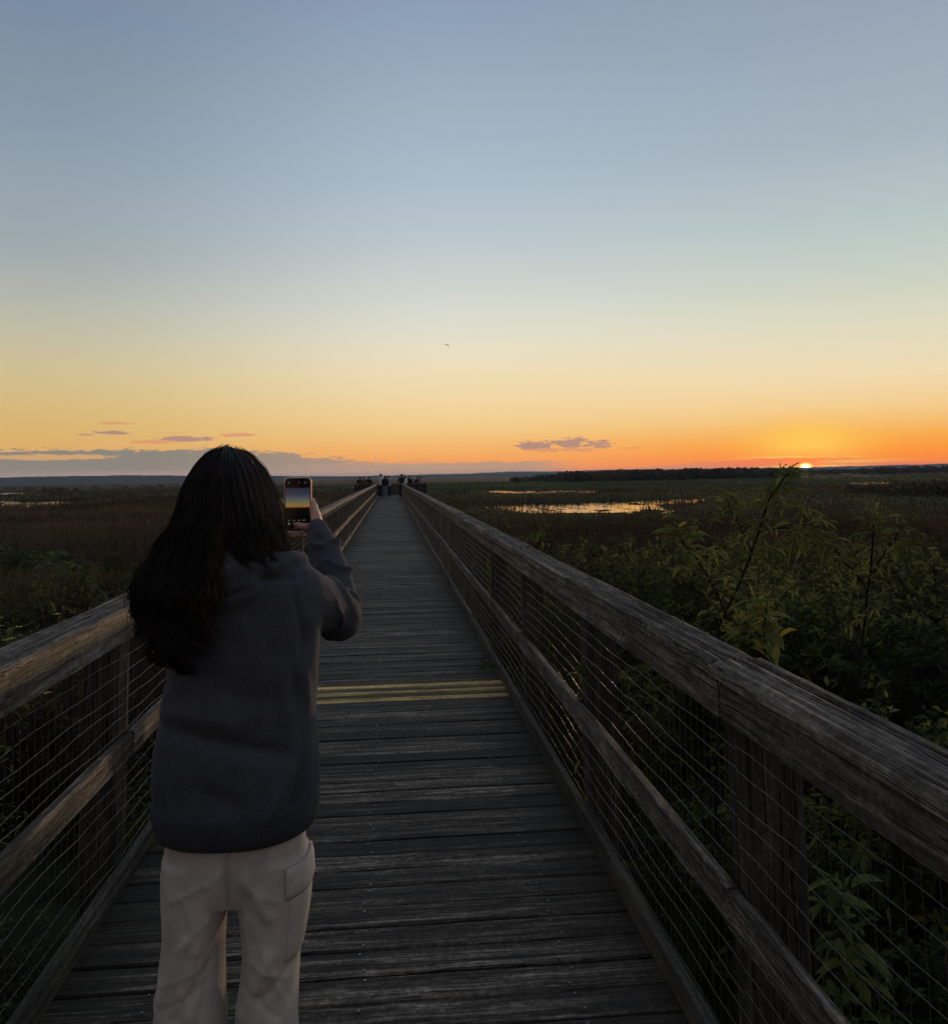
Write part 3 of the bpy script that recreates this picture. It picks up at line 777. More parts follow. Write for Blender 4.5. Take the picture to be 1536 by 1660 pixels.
M_STEM = plain('green_stem', (.030, .028, .014), .8, 0, .2)
M_DARKSTEM = plain('woody_stem', (.016, .012, .010), .9, 0, .1)
M_LEAF = foliage('shrub_leaf', [(.0, (0.024, 0.024, 0.012)), (.3, (0.068, 0.082, 0.029)), (.52, (0.126, 0.154, 0.049)), (.74, (0.209, 0.230, 0.064)), (.97, (0.505, 0.384, 0.039))], .5, .7)
protoR = [bush_proto(10 + i, H=1.75, stems=7, leaf=.060, lw=.0185, per=60) for i in range(4)] + [bush_proto(30 + i, H=1.6, stems=8, leaf=.043, lw=.020, per=66, spread=.6) for i in range(2)]
def big_stuff(name, label, spots, protos, cat):
    LV, LF, LT, SV, SF = cover(name, label, spots, protos, M_LEAF, M_STEM)
    o = link(name, leaf_mesh(name, LV, LF, LT), M_LEAF); tag(o, label, cat, kind='stuff')
    me = bpy.data.meshes.new('stems'); me.from_pydata(SV.tolist(), [], SF); me.update()
    s_ = link('stems', me, M_STEM, o); s_['kind'] = 'stuff'
spots = []
for i in range(760):
    y = RNG.uniform(-.5, 1) if i < 24 else 1. + 29 * RNG.uniform(0, 1) ** 1.45
    x = 1.45 + (2.5 + y * .95) * RNG.uniform(0, 1) ** 1.25
    r = math.hypot(x, y)
    if r > 17 + 1.1 * max(0, x - 5) + random.uniform(-3, 2): continue
    top = np.interp(r, [0, 3, 7, 12, 18, 24, 34], [.98, 1.06, 1.20, 1.18, 1.0, .78, .6]) * RNG.uniform(.74, 1.14)
    if x < 2.1 and y < 7: top *= .74
    spots.append((x, y, top * 1.1, RNG.uniform(0, 6.3), int(RNG.integers(0, 6)), RNG.normal(-.02, .20)))
big_stuff('undergrowth', 'dense leafy green undergrowth crowding the right side of the boardwalk', spots, protoR, 'undergrowth')
spots = []
protoL = [bush_proto(50 + i, H=1.2, stems=7, leaf=.065, lw=.019, per=36, spread=.5, tone0=.44) for i in range(3)]
for i in range(330):
    y = 1. + 30 * RNG.uniform(0, 1) ** 1.3
    x = -1.5 - (2.5 + y * .75) * RNG.uniform(0, 1) ** 1.1
    spots.append((x, y, RNG.uniform(.62, 1.05), RNG.uniform(0, 6.3), int(RNG.integers(0, 3)), RNG.normal(-.02, .13)))
big_stuff('undergrowth', 'low dark herbs and shrubs filling the left side of the boardwalk', spots, protoL, 'undergrowth')

def single_plant(name, label, cat, base, stempts, r0, r1, clusters, leaf, lw, seed, smat, tone=.5, group=None, petals=None):
    rg = np.random.default_rng(seed); root = empty(name, base); tag(root, label, cat, group)
    o = np.array(base)
    mb = MB()
    for P in stempts:
        Pn = np.array(P, float); t = np.linspace(0, 1, len(Pn)); ts = np.linspace(0, 1, 16)
        S = np.stack([np.interp(ts, t, Pn[:, k]) for k in range(3)], 1); S[1:-1] += rg.normal(0, .004, (14, 3))
        mb.add(*tube(S - o, r0 if P is stempts[0] else r0 * .5, r1, 6))
    mb.build('stem', smat, root, True)
    LV = []; LF = []; LT = []; n = 0
    for (c, rad, cnt, upb) in clusters:
        b = np.array(c) - o + rg.normal(0, rad * .45, (cnt, 3)); a = rg.uniform(0, 2 * np.pi, cnt); e = rg.normal(upb, .45, cnt)
        d = np.stack([np.cos(a) * np.cos(e), np.sin(a) * np.cos(e), np.sin(e)], 1)
        ln = leaf * rg.uniform(.6, 1.3, cnt)
        V, F, T = leaves(b, d, ln, lw * ln / leaf, np.clip(tone + rg.normal(0, .13, cnt), 0, 1), rg, droop=.35)
        LV.append(V); LF.append(F + n); LT.append(T); n += len(V)
    o_ = link('foliage', leaf_mesh('foliage', np.concatenate(LV), np.concatenate(LF), np.concatenate(LT)), M_LEAF, root)
    return root
single_plant('tall_plant', 'tall leaning weed with narrow leaves, its tip just under the setting sun', 'plant', (1.42, 4.3, GZ),
    [[(1.42, 4.3, GZ), (1.56, 4.3, -.2), (1.62, 4.3, .78), (1.76, 4.3, 1.05), (1.90, 4.3, 1.40), (1.965, 4.3, 1.485), (2.03, 4.3, 1.545)],
     [(1.66, 4.3, .86), (1.52, 4.25, 1.10), (1.38, 4.2, 1.26)], [(1.84, 4.3, 1.25), (1.96, 4.25, 1.27), (2.08, 4.2, 1.285)], [(1.80, 4.3, 1.15), (1.75, 4.35, 1.3), (1.70, 4.35, 1.42)]], .0085, .003,
    [((2.01, 4.3, 1.525), .045, 40, .6), ((1.96, 4.3, 1.46), .06, 46, .2), ((1.90, 4.3, 1.39), .07, 36, .1), ((1.40, 4.2, 1.25), .10, 80, .1), ((2.05, 4.2, 1.27), .10, 70, -.1), ((1.72, 4.35, 1.38), .09, 60, .4), ((1.86, 4.3, 1.22), .12, 60, 0), ((1.5, 4.25, 1.1), .13, 60, .2), ((1.72, 4.3, .95), .16, 70, .1)],
    .10, .017, 5, M_DARKSTEM, .66)
single_plant('tall_plant', 'straight dark-stemmed weed with a small leafy head, right of the leaning weed', 'plant', (2.16, 4.2, GZ),
    [[(2.16, 4.2, GZ), (2.22, 4.2, -.2), (2.266, 4.2, .489), (2.328, 4.2, .827), (2.378, 4.2, 1.126), (2.394, 4.2, 1.278)],
     [(2.36, 4.2, 1.02), (2.45, 4.2, 1.15), (2.53, 4.2, 1.24)], [(2.35, 4.2, .95), (2.24, 4.2, 1.1), (2.17, 4.2, 1.18)]], .010, .004,
    [((2.394, 4.2, 1.27), .07, 80, .4), ((2.53, 4.2, 1.22), .10, 76, .2), ((2.17, 4.2, 1.17), .10, 76, .2), ((2.37, 4.2, 1.08), .12, 60, 0), ((2.33, 4.2, .85), .12, 36, 0)],
    .075, .015, 6, M_DARKSTEM, .58)
single_plant('broad_leaved_plant', 'bright broad-leaved plant in the undergrowth below the leaning weed', 'plant', (1.74, 4.0, GZ),
    [[(1.74, 4.0, GZ), (1.73, 4.0, 0), (1.72, 4.0, .80), (1.74, 4.0, .95)]], .006, .003, [((1.72, 4.0, .90), .09, 22, .3), ((1.68, 3.95, .8), .1, 18, .1), ((1.74, 4.0, .6), .14, 24, .1)], .13, .05, 7, M_STEM, .74)
single_plant('leafy_sprig', 'pale leafy sprig showing through the wire mesh beside the nearest post', 'plant', (1.32, 2.62, GZ),
    [[(1.32, 2.62, GZ), (1.31, 2.62, -.4), (1.30, 2.62, .30)]], .006, .003, [((1.30, 2.62, .30), .06, 26, .2), ((1.33, 2.6, .20), .08, 26, .1), ((1.30, 2.6, .02), .12, 30, .1), ((1.32, 2.62, -.3), .14, 30, .1)], .105, .030, 8, M_STEM, .72)
single_plant('climbing_weed', 'yellowing weed poking through the wire mesh over the middle rail', 'plant', (.98, 4.15, GZ),
    [[(.98, 4.15, GZ), (.96, 4.12, -.2), (.90, 4.06, .45), (.86, 4.02, .66)]], .005, .002, [((.855, 4.0, .655), .03, 12, .3), ((.91, 4.05, .50), .07, 30, .1), ((.93, 4.08, .35), .09, 34, -.2), ((.95, 4.1, .12), .12, 34, 0)], .07, .022, 9, M_STEM, .78)
single_plant('leafy_shrub', 'pale green upright shrub among the dark herbs beyond the left railing', 'shrub', (-3.1, 9.0, GZ),
    [[(-3.1, 9.0, GZ), (-3.08, 9.0, -.3), (-3.0, 9.0, .72)], [(-3.1, 9., -.9), (-3.25, 9.05, 0), (-3.42, 9.1, .55)], [(-3.1, 9., -.8), (-2.9, 8.95, 0), (-2.7, 8.9, .45)], [(-3.1, 9., -.5), (-3.3, 8.9, .2), (-3.2, 8.9, .8)]], .010, .003,
    [((-3.0, 9.0, .62), .16, 90, .4), ((-3.4, 9.1, .45), .18, 90, .3), ((-2.72, 8.9, .35), .18, 90, .3), ((-3.2, 8.9, .7), .14, 70, .4), ((-3.1, 9, .1), .34, 190, .2), ((-3.1, 9, -.5), .4, 160, .1)], .10, .026, 14, M_STEM, .56)
def dry_stalks():
    mb = MB(); rg = np.random.default_rng(44)
    for i in range(190):
        y = 1.8 + 20 * rg.uniform() ** 1.3; x = 1.6 + (2 + y * .7) * rg.uniform()
        if rg.uniform() < .22: x = -1.7 - (1 + y * .6) * rg.uniform()
        h = rg.uniform(1.3, 2.15) * (.8 if x < 0 or x < 2.2 else 1.) * (1 if y < 12 else .75); a = rg.uniform(0, 6.28); l = rg.uniform(.05, .45)
        t = np.linspace(0, 1, 7); P = np.stack([x + math.cos(a) * l * t ** 1.6 + rg.normal(0, .012, 7), y + math.sin(a) * l * t ** 1.6, GZ + h * t], 1)
        mb.add(*tube(P, .006, .0022, 4), tone=rg.uniform())
        for k in range(int(rg.integers(1, 5))):
            p0 = P[int(rg.integers(3, 6))]; b = rg.uniform(0, 6.28); q = rg.uniform(.1, .35)
            mb.add(*tube(np.stack([p0[0] + math.cos(b) * q * t, p0[1] + math.sin(b) * q * t, p0[2] + q * .8 * t], 1), .0028, .001, 3), tone=rg.uniform())
    m, t_, b_ = material('dry_stalk'); t_.put(b_.inputs['Base Color'], t_.ramp(attr(t_), [(0, (.022, .016, .012)), (.6, (.06, .042, .028)), (1, (.14, .10, .06))])); b_.inputs['Roughness'].default_value = .9
    tag(mb.build('dry_stalks', m), 'thin dry brown stalks standing among the green undergrowth', 'stalks', kind='stuff')
dry_stalks()
# yellow-flowered bush beyond the left railing
M_PETAL = plain('yellow_petal', (.42, .34, .02), .6)
fb = single_plant('flowering_bush', 'bush with small yellow flowers behind the left railing', 'plant', (-2.5, 5.6, GZ),
    [[(-2.5, 5.6, GZ), (-2.45, 5.6, 0), (-2.4, 5.6, .66)], [(-2.47, 5.6, -.4), (-2.3, 5.5, .2), (-2.15, 5.4, .62)], [(-2.5, 5.6, -.5), (-2.6, 5.7, .2), (-2.75, 5.8, .6)]], .008, .003,
    [((-2.4, 5.6, .55), .22, 90, .3), ((-2.15, 5.4, .5), .2, 80, .3), ((-2.75, 5.8, .5), .2, 70, .3), ((-2.4, 5.6, .1), .3, 110, .1), ((-2.4, 5.6, -.4), .35, 90, .1)], .07, .02, 12, M_STEM, .5)
mb = MB()
for i in range(44):
    c = np.array([random.gauss(.12, .30), random.gauss(-.05, .15), 1.5 + random.uniform(.35, .75)])
    for k in range(5):
        a = k * 1.2566 + i; d = np.array([math.cos(a), math.sin(a), .35]); s = np.array([-math.sin(a), math.cos(a), 0]) * .010
        mb.add([c, c + d * .016 + s, c + d * .027, c + d * .016 - s], [(0, 1, 2, 3)])
mb.build('petals', M_PETAL, fb)

# ---------------------------------------------------------------- birds
M_BIRD = plain('dark_plumage', (.012, .011, .010), .8, 0, .1)
def bird(loc, span, label, flap, yaw):
    bpy_v = []; f = []
    n = 9; ts = np.linspace(-1, 1, n); V = []; F = []
    for k, t in enumerate(ts):       # wings: arched strip with thickness
        a = abs(t); ch = .16 * (1 - .75 * a) * span; z = (flap * a - flap * 1.25 * a * a) * span; xx = t * span / 2
        V += [(xx, ch * .5 - .10 * span * a * a, z + .012 * span), (xx, -ch * .5 - .12 * span * a * a, z), (xx, ch * .1, z - .012 * span)]
    for k in range(n - 1):
        for j in range(3): F.append((k * 3 + j, k * 3 + (j + 1) % 3, (k + 1) * 3 + (j + 1) % 3, (k + 1) * 3 + j))
    m = len(V); prof = [(-.26, .004), (-.18, .028), (-.05, .05), (.08, .045), (.15, .026), (.19, .030), (.23, .018), (.28, .003)]
    for p, r in prof:
        V += [(math.cos(q) * r * span, p * span, math.sin(q) * r * span - .01 * span) for q in np.arange(6) * np.pi / 3]
    for k in range(len(prof) - 1):
        F += [(m + k * 6 + j, m + k * 6 + (j + 1) % 6, m + (k + 1) * 6 + (j + 1) % 6, m + (k + 1) * 6 + j) for j in range(6)]
    me = bpy.data.meshes.new('bird'); me.from_pydata(V, [], F); me.update()
    o = link('bird', me, M_BIRD, None, True); o.location = loc; o.rotation_euler = (0, .2, yaw); tag(o, label, 'bird', 'birds in the evening sky')
def polar(az, el, d): return (d * math.sin(R(az)) * math.cos(R(el)), d * math.cos(R(az)) * math.cos(R(el)), EYE + d * math.sin(R(el)))
bird(polar(3.78, 8.59, 220), 1.5, 'small dark bird flying high above the end of the boardwalk', .55, .7)
bird(polar(6.93, .92, 330), 1.9, 'tiny dark bird gliding just above the horizon clouds', .16, .2)

# ---------------------------------------------------------------- air
def make_haze():
    me = bpy.data.meshes.new('haze')
    x0, x1, y0, y1, z0, z1 = -7000, 7000, -7000, 7000, GZ - 3, 32
    V = [(x, y, z) for z in (z0, z1) for y in (y0, y1) for x in (x0, x1)]
    me.from_pydata(V, [], [(0, 2, 3, 1), (4, 5, 7, 6), (0, 1, 5, 4), (2, 6, 7, 3), (0, 4, 6, 2), (1, 3, 7, 5)]); me.update()
    m = bpy.data.materials.new('evening_air'); m.use_nodes = True; nt = m.node_tree
    for n in list(nt.nodes):
        if n.type == 'BSDF_PRINCIPLED': nt.nodes.remove(n)
    out = next(n for n in nt.nodes if n.type == 'OUTPUT_MATERIAL')
    v = nt.nodes.new('ShaderNodeVolumePrincipled'); v.inputs['Color'].default_value = (.52, .70, 1., 1); v.inputs['Density'].default_value = HAZE
    v.inputs['Anisotropy'].default_value = 0.
    nt.links.new(v.outputs[0], out.inputs['Volume'])
    tag(link('haze', me, m), 'thin blue evening haze over the far marsh', 'haze', kind='stuff')
HAZE = 1.0e-4
if HAZE > 0: make_haze()
# ---------------------------------------------------------------- figures
def sweep(P, r, k=14, flat=None, n=None):
    """closed tapered tube with rounded ends along a smooth path; flat=(axis, factor) squashes sections along a world axis"""
    P = np.asarray(P, float); r = np.asarray(r, float)
    L = np.concatenate([[0], np.cumsum(np.linalg.norm(np.diff(P, axis=0), axis=1))])
    n = n or max(5, int(L[-1] / max(.004, r.mean() * .5)) + 2)
    t = np.linspace(0, L[-1], n)
    C = np.stack([np.interp(t, L, P[:, i]) for i in range(3)], 1); rr = np.interp(t, L, r)
    for _ in range(2 if len(P) > 2 else 0):
        C[1:-1] = .25 * C[:-2] + .5 * C[1:-1] + .25 * C[2:]
    d = np.gradient(C, axis=0); d /= np.linalg.norm(d, axis=1)[:, None]
    caps0 = [(math.cos(a), math.sin(a)) for a in (1.35, .9, .45)]
    rings = []
    for s_, c_ in [(math.sin(a), math.cos(a)) for a in (1.35, .9, .45)]: rings.append((C[0] - d[0] * rr[0] * s_, d[0], rr[0] * c_))
    for i in range(n): rings.append((C[i], d[i], rr[i]))
    for s_, c_ in [(math.sin(a), math.cos(a)) for a in (.45, .9, 1.35)]: rings.append((C[-1] + d[-1] * rr[-1] * s_, d[-1], rr[-1] * c_))
    V = []; F = []; a0 = np.array([.31, .95, .05]) if abs(d[0][1]) < .8 else np.array([.9, .1, .42])
    for c, dd, q in rings:
        a = np.cross(dd, a0); a /= np.linalg.norm(a); b = np.cross(dd, a); a0 = -np.cross(dd, a) if False else a0
        for j in range(k):
            th = 2 * np.pi * j / k; o = q * (a * math.cos(th) + b * math.sin(th))
            if flat: o = o.copy(); o[flat[0]] *= flat[1]
            V.append(c + o)
    m = len(rings)
    for i in range(m - 1):
        F += [(i * k + j, i * k + (j + 1) % k, (i + 1) * k + (j + 1) % k, (i + 1) * k + j) for j in range(k)]
    F.append(tuple(range(k - 1, -1, -1))); F.append(tuple((m - 1) * k + j for j in range(k)))
    return np.array(V), F

def ball(c, r, k=18, m=12):
    c = np.asarray(c, float); r = np.broadcast_to(np.asarray(r, float), 3)
    V = [c + r * (0, 0, -1)]; F = []
    for i in range(1, m):
        p = math.pi * i / m - math.pi / 2
        V += [c + r * (math.cos(p) * math.cos(q), math.cos(p) * math.sin(q), math.sin(p)) for q in np.arange(k) * 2 * np.pi / k]
    V.append(c + r * (0, 0, 1)); n = len(V)
    F += [(0, 1 + (j + 1) % k, 1 + j) for j in range(k)]
    for i in range(m - 2):
        a = 1 + i * k; F += [(a + j, a + (j + 1) % k, a + k + (j + 1) % k, a + k + j) for j in range(k)]
    a = 1 + (m - 2) * k; F += [(a + j, a + (j + 1) % k, n - 1) for j in range(k)]
    return np.array(V), F

def loft(rows, k=40, y0=2.0, p=2.3):
    """closed body from rows (z, x left, x right, half depth[, y centre])"""
    V = []; F = []
    for row in rows:
        z, a, b, dp = row[:4]; yc = row[4] if len(row) > 4 else y0
        c, h = (a + b) / 2, (b - a) / 2
        for j in range(k):
            t = 2 * np.pi * j / k; ct, st_ = math.cos(t), math.sin(t)
            V.append((c + h * math.copysign(abs(ct) ** (2 / p), ct), yc + dp * math.copysign(abs(st_) ** (2 / p), st_), z))
    n = len(rows)
    for i in range(n - 1):
        F += [(i * k + j, i * k + (j + 1) % k, (i + 1) * k + (j + 1) % k, (i + 1) * k + j) for j in range(k)]
    F.append(tuple(range(k - 1, -1, -1))); F.append(tuple((n - 1) * k + j for j in range(k)))
    return np.array(V), F

def smooth_rows(rows, n):
    A = np.array([list(r) + ([2.0] if len(r) < 5 else []) for r in rows], float); t = np.linspace(0, 1, len(A)); u = np.linspace(0, 1, n)
    B = np.stack([np.interp(u, t, A[:, i]) for i in range(A.shape[1])], 1)
    for _ in range(3): B[1:-1, 1:] = .25 * B[:-2, 1:] + .5 * B[1:-1, 1:] + .25 * B[2:, 1:]
    return B.tolist()

def fuse(pieces, voxel, sm=6, disp=None):
    """melt closed pieces into ONE continuous surface"""
    mb = MB()
    for V, F in pieces: mb.add(V, F)
    me = bpy.data.meshes.new('raw'); me.from_pydata(np.concatenate(mb.V).tolist(), [], mb.F); me.update()
    o = bpy.data.objects.new('raw', me); COL.objects.link(o)
    rm = o.modifiers.new('r', 'REMESH'); rm.mode = 'VOXEL'; rm.voxel_size = voxel
    if sm:
        s = o.modifiers.new('s', 'SMOOTH'); s.factor = .5; s.iterations = sm
    dg = bpy.context.evaluated_depsgraph_get()
    out = bpy.data.meshes.new_from_object(o.evaluated_get(dg), depsgraph=dg)
    bpy.data.objects.remove(o); bpy.data.meshes.remove(me)
    if disp:
        n = len(out.vertices); co = np.empty(n * 3, np.float32); out.vertices.foreach_get('co', co)
        no = np.empty(n * 3, np.float32); out.vertex_normals.foreach_get('vector', no)
        co = co.reshape(-1, 3).astype(float); no = no.reshape(-1, 3).astype(float)
        co += no * disp(co, no)[:, None]
        out.vertices.foreach_set('co', co.astype(np.float32).ravel()); out.update()
    return out

def fabric(name, col, var=.25, scale=700., rough=.95, sheen=.15):
    m, t, b = material(name)
    pos = t.new('ShaderNodeNewGeometry').outputs['Position']
    n1 = t.noise(pos, scale, 2., .7); n2 = t.noise(pos, 14., 4., .6)
    k = t.m('MULTIPLY', t.step(n1, .3, .7, 1 - var, 1 + var), t.step(n2, .3, .7, .86, 1.12))
    t.put(b.inputs['Base Color'], t.mix(1., col, t.vec(k, k, k), 'MULTIPLY'))
    b.inputs['Roughness'].default_value = rough; b.inputs['Specular IOR Level'].default_value = .1
    b.inputs['Sheen Weight'].default_value = sheen
    bn = t.new('ShaderNodeBump'); bn.inputs['Strength'].default_value = .35; bn.inputs['Distance'].default_value = .0012
    t.l.new(n1, bn.inputs['Height']); t.l.new(bn.outputs[0], b.inputs['Normal'])
    return m

def skinmat(name, col):
    m, t, b = material(name)
    pos = t.new('ShaderNodeNewGeometry').outputs['Position']
    k = t.step(t.noise(pos, 60., 4., .6), .3, .7, .85, 1.12)
    t.put(b.inputs['Base Color'], t.mix(1., col, t.vec(k, t.m('MULTIPLY', k, k), k), 'MULTIPLY'))
    b.inputs['Roughness'].default_value = .55; b.inputs['Subsurface Weight'].default_value = .12
    b.inputs['Subsurface Radius'].default_value = (.01, .004, .002)
    return m

M_SKIN = skinmat('skin', (.44, .25, .17))
M_SWEAT = fabric('charcoal_fleece', (.054, .059, .074), var=.26, scale=430., sheen=.05)
M_BAND = fabric('ribbed_band', (.042, .046, .058), sheen=.04, scale=420.)
t_ = NT(M_BAND.node_tree); b_ = next(n for n in t_.n if n.type == 'BSDF_PRINCIPLED')      # knitted ribs running up the band
sp_ = t_.new('ShaderNodeSeparateXYZ'); t_.l.new(t_.new('ShaderNodeNewGeometry').outputs['Position'], sp_.inputs[0])
an_ = t_.m('ARCTAN2', t_.m('ADD', sp_.outputs[0], .333), t_.m('MULTIPLY', t_.m('SUBTRACT', sp_.outputs[1], 2.0), 1.3))
rb_ = t_.new('ShaderNodeBump'); rb_.inputs['Strength'].default_value = .35; rb_.inputs['Distance'].default_value = .004
t_.l.new(t_.m('SINE', t_.m('MULTIPLY', an_, 120.)), rb_.inputs['Height']); t_.l.new(rb_.outputs[0], b_.inputs['Normal'])
M_PANTS = fabric('beige_twill', (.46, .42, .392), var=.14, scale=900.)
M_SHOE = plain('white_trainer', (.5, .48, .45), .7)
M_HAIR, t_, b_ = material('dark_brown_hair')
tn_ = attr(t_)
t_.put(b_.inputs['Base Color'], t_.ramp(tn_, [(0, (.005, .004, .004)), (.6, (.012, .0085, .0075)), (1., (.09, .038, .025))]))
b_.inputs['Roughness'].default_value = .42; b_.inputs['Specular IOR Level'].default_value = .35
tr_ = t_.new('ShaderNodeBsdfTranslucent'); tr_.inputs['Color'].default_value = (.09, .034, .020, 1)
mx_ = t_.new('ShaderNodeMixShader'); mx_.inputs[0].default_value = .28
t_.l.new(b_.outputs[0], mx_.inputs[1]); t_.l.new(tr_.outputs[0], mx_.inputs[2])
t_.l.new(mx_.outputs[0], next(n for n in t_.n if n.type == 'OUTPUT_MATERIAL').inputs['Surface'])

def local(me, o): me.transform(Matrix.Translation(-Vector(o))); return me

# ---- the girl with the phone -------------------------------------------------
O = (-.335, 2.0, 0.)
girl = empty('person', O)
tag(girl, 'woman with long dark hair, charcoal sweater and beige trousers raising a phone in both hands', 'person')
head = [ball((-.352, 2.0, 1.525), (.073, .092, .088)), ball((-.352, 2.018, 1.475), (.062, .074, .072)), ball((-.352, 2.052, 1.435), (.034, .036, .030)),
        sweep([(-.352, 2.088, 1.508), (-.352, 2.106, 1.482), (-.352, 2.112, 1.472)], [.008, .011, .012]), ball((-.362, 2.1, 1.470), .009), ball((-.342, 2.1, 1.470), .009),
        sweep([(-.385, 2.072, 1.525), (-.352, 2.094, 1.53), (-.319, 2.072, 1.525)], [.01, .011, .01]),
        sweep([(-.372, 2.082, 1.444), (-.352, 2.094, 1.447), (-.332, 2.082, 1.444)], [.005, .007, .005]), sweep([(-.368, 2.082, 1.435), (-.352, 2.091, 1.433), (-.336, 2.082, 1.435)], [.005, .008, .005]),
        ball((-.428, 1.995, 1.49), (.010, .022, .033)), ball((-.276, 1.995, 1.49), (.010, .022, .033))]
trunk = [sweep([(-.352, 1.995, 1.45), (-.35, 1.99, 1.36), (-.34, 1.995, 1.30)], [.052, .05, .075]),
         sweep([(-.335, 2.0, 1.28), (-.335, 2.005, 1.12), (-.335, 2.0, .96), (-.335, 2.0, .86)], [.105, .10, .095, .115], flat=(1, .8)),
         sweep([(-.22, 2.0, 1.31), (-.335, 1.995, 1.325), (-.45, 2.0, 1.31)], [.045, .06, .045])]
for s in (-1, 1):
    hx = -.335 + s * .074
    trunk.append(sweep([(hx, 2.0, .84), (hx + s * .008, 2.005, .46), (hx + s * .01, 1.995, .09)], [.060, .038, .030]))
    trunk.append(sweep([(hx + s * .01, 1.98, .04), (hx + s * .02, 2.10, .028)], [.032, .026], flat=(2, .8)))
WR, WL = (-.192, 2.362, 1.418), (-.325, 2.372, 1.375)
trunk += [sweep([(-.20, 2.0, 1.315), (-.13, 2.22, 1.205)], [.042, .034]), sweep([(-.13, 2.22, 1.205), WR], [.034, .023]),
          sweep([(-.465, 2.0, 1.315), (-.455, 2.20, 1.17)], [.042, .034]), sweep([(-.455, 2.20, 1.17), WL], [.034, .023])]
hand = []
for i, z in enumerate((1.490, 1.474, 1.457, 1.441)):       # right hand: fingers curl behind the phone
    kx = (-.2135, -.2065, -.200, -.195)[i]
    hand.append(sweep([WR, (-.194 + (kx + .195) * .5, 2.40, (1.425 + z) / 2 + .002), (kx, 2.438, z)], [.016, .0125, .0100]))
    l = (.92, 1., .96, .8)[i]
    hand.append(sweep([(kx, 2.438, z), (kx - .018, 2.449, z + .004), (kx - .018 - .022 * l, 2.4455, z + .007), (kx - .018 - .040 * l, 2.440, z + .008)], [.0102, .009, .0082, .0068]))
hand += [sweep([WR, (-.196, 2.385, 1.428), (-.205, 2.400, 1.424)], [.018, .017, .0145]),
         sweep([(-.203, 2.398, 1.424), (-.219, 2.401, 1.4205), (-.237, 2.4035, 1.4235), (-.2535, 2.4055, 1.4285)], [.0135, .0108, .0098, .0080]),
         sweep([(-.198, 2.398, 1.434), (-.2055, 2.41, 1.458), (-.2125, 2.425, 1.486)], [.013, .0105, .0075])]
for i, z in enumerate((1.480, 1.463, 1.446, 1.402)):       # left hand: fingers behind, little finger under the phone
    kx = -.304 + .002 * i
    hand.append(sweep([WL, (-.312, 2.405, (1.39 + z) / 2), (kx, 2.432, z)], [.017, .014, .0105]))
    y2 = 2.463 if i < 3 else 2.425
    hand.append(sweep([(kx, 2.432, z), (kx + .020, y2 - .003, z + .005 if i < 3 else 1.3985), (kx + .045, y2, z + .007 if i < 3 else 1.398), (kx + .066 if i < 3 else -.232, y2 - .004, z + .008 if i < 3 else 1.3985)], [.0102, .009, .0082, .0068]))
hand += [sweep([WL, (-.312, 2.398, 1.41), (-.302, 2.406, 1.44)], [.018, .016, .0125]), sweep([(-.302, 2.406, 1.44), (-.2965, 2.405, 1.468), (-.2925, 2.405, 1.492)], [.0115, .0095, .0078])]
body = fuse(head + trunk + hand, .0042, 3)
link('body', local(body, O), M_SKIN, girl, True)
for s in (-1, 1):
    mb = MB(); mb.add(*ball((-.352 + s * .030, 2.083, 1.508), (.012, .011, .010))); e = mb.build('eye', plain('eye_white', (.6, .58, .55), .2), girl, True); e.data.transform(Matrix.Translation(-Vector(O)))
    mb = MB(); mb.add(*ball((-.352 + s * .030, 2.0905, 1.508), (.006, .0042, .006))); i_ = mb.build('iris', plain('dark_iris', (.02, .012, .008), .1), e, True); i_.data.transform(Matrix.Translation(-Vector(O)))
# sweater: torso, both sleeves and a folded hood melted together
TR = [(.810, -.494, -.170, .127), (.83, -.500, -.165, .130), (.855, -.503, -.163, .132), (.905, -.512, -.158, .132), (.99, -.507, -.161, .128), (1.04, -.498, -.166, .122), (1.097, -.487, -.160, .118), (1.135, -.481, -.160, .116),
      (1.17, -.480, -.157, .116), (1.25, -.498, -.156, .116), (1.31, -.503, -.158, .108), (1.338, -.490, -.170, .094), (1.358, -.455, -.196, .080), (1.376, -.42, -.245, .068), (1.395, -.40, -.285, .06)]
EL_R, EL_L = (-.132, 2.215, 1.212), (-.452, 2.19, 1.18)
def hem_lift(V):      # the hem rides up at both sides
    V = np.array(V, float); w = np.clip((.94 - V[:, 2]) / .10, 0, 1)
    V[:, 2] += w * (.010 * np.clip((V[:, 0] + .30) / .13, 0, 1) ** 2)
    return V
_tv, _tf = loft(smooth_rows(TR, 44), 48)
pieces = [(hem_lift(_tv), _tf),
          sweep([(-.215, 2.0, 1.295), (-.165, 2.10, 1.262), EL_R], [.072, .066, .060]), sweep([EL_R, (-.150, 2.275, 1.30), (-.170, 2.318, 1.366), (-.183, 2.342, 1.398)], [.062, .058, .048, .032]), ball((-.128, 2.20, 1.222), (.054, .062, .058)),
          sweep([(-.455, 2.0, 1.295), EL_L], [.068, .055]), sweep([EL_L, (-.39, 2.28, 1.28), (-.334, 2.358, 1.362)], [.054, .046, .032]),
          sweep([(-.255, 1.955, 1.375), (-.30, 1.905, 1.372), (-.35, 1.885, 1.362), (-.40, 1.905, 1.372), (-.445, 1.955, 1.375)], [.026, .034, .042, .034, .026]), ball((-.345, 1.895, 1.33), (.075, .035, .055)),
          sweep([(-.262, 1.925, 1.366), (-.222, 1.965, 1.374), (-.200, 2.02, 1.368), (-.215, 2.07, 1.35)], [.020, .022, .021, .016])]
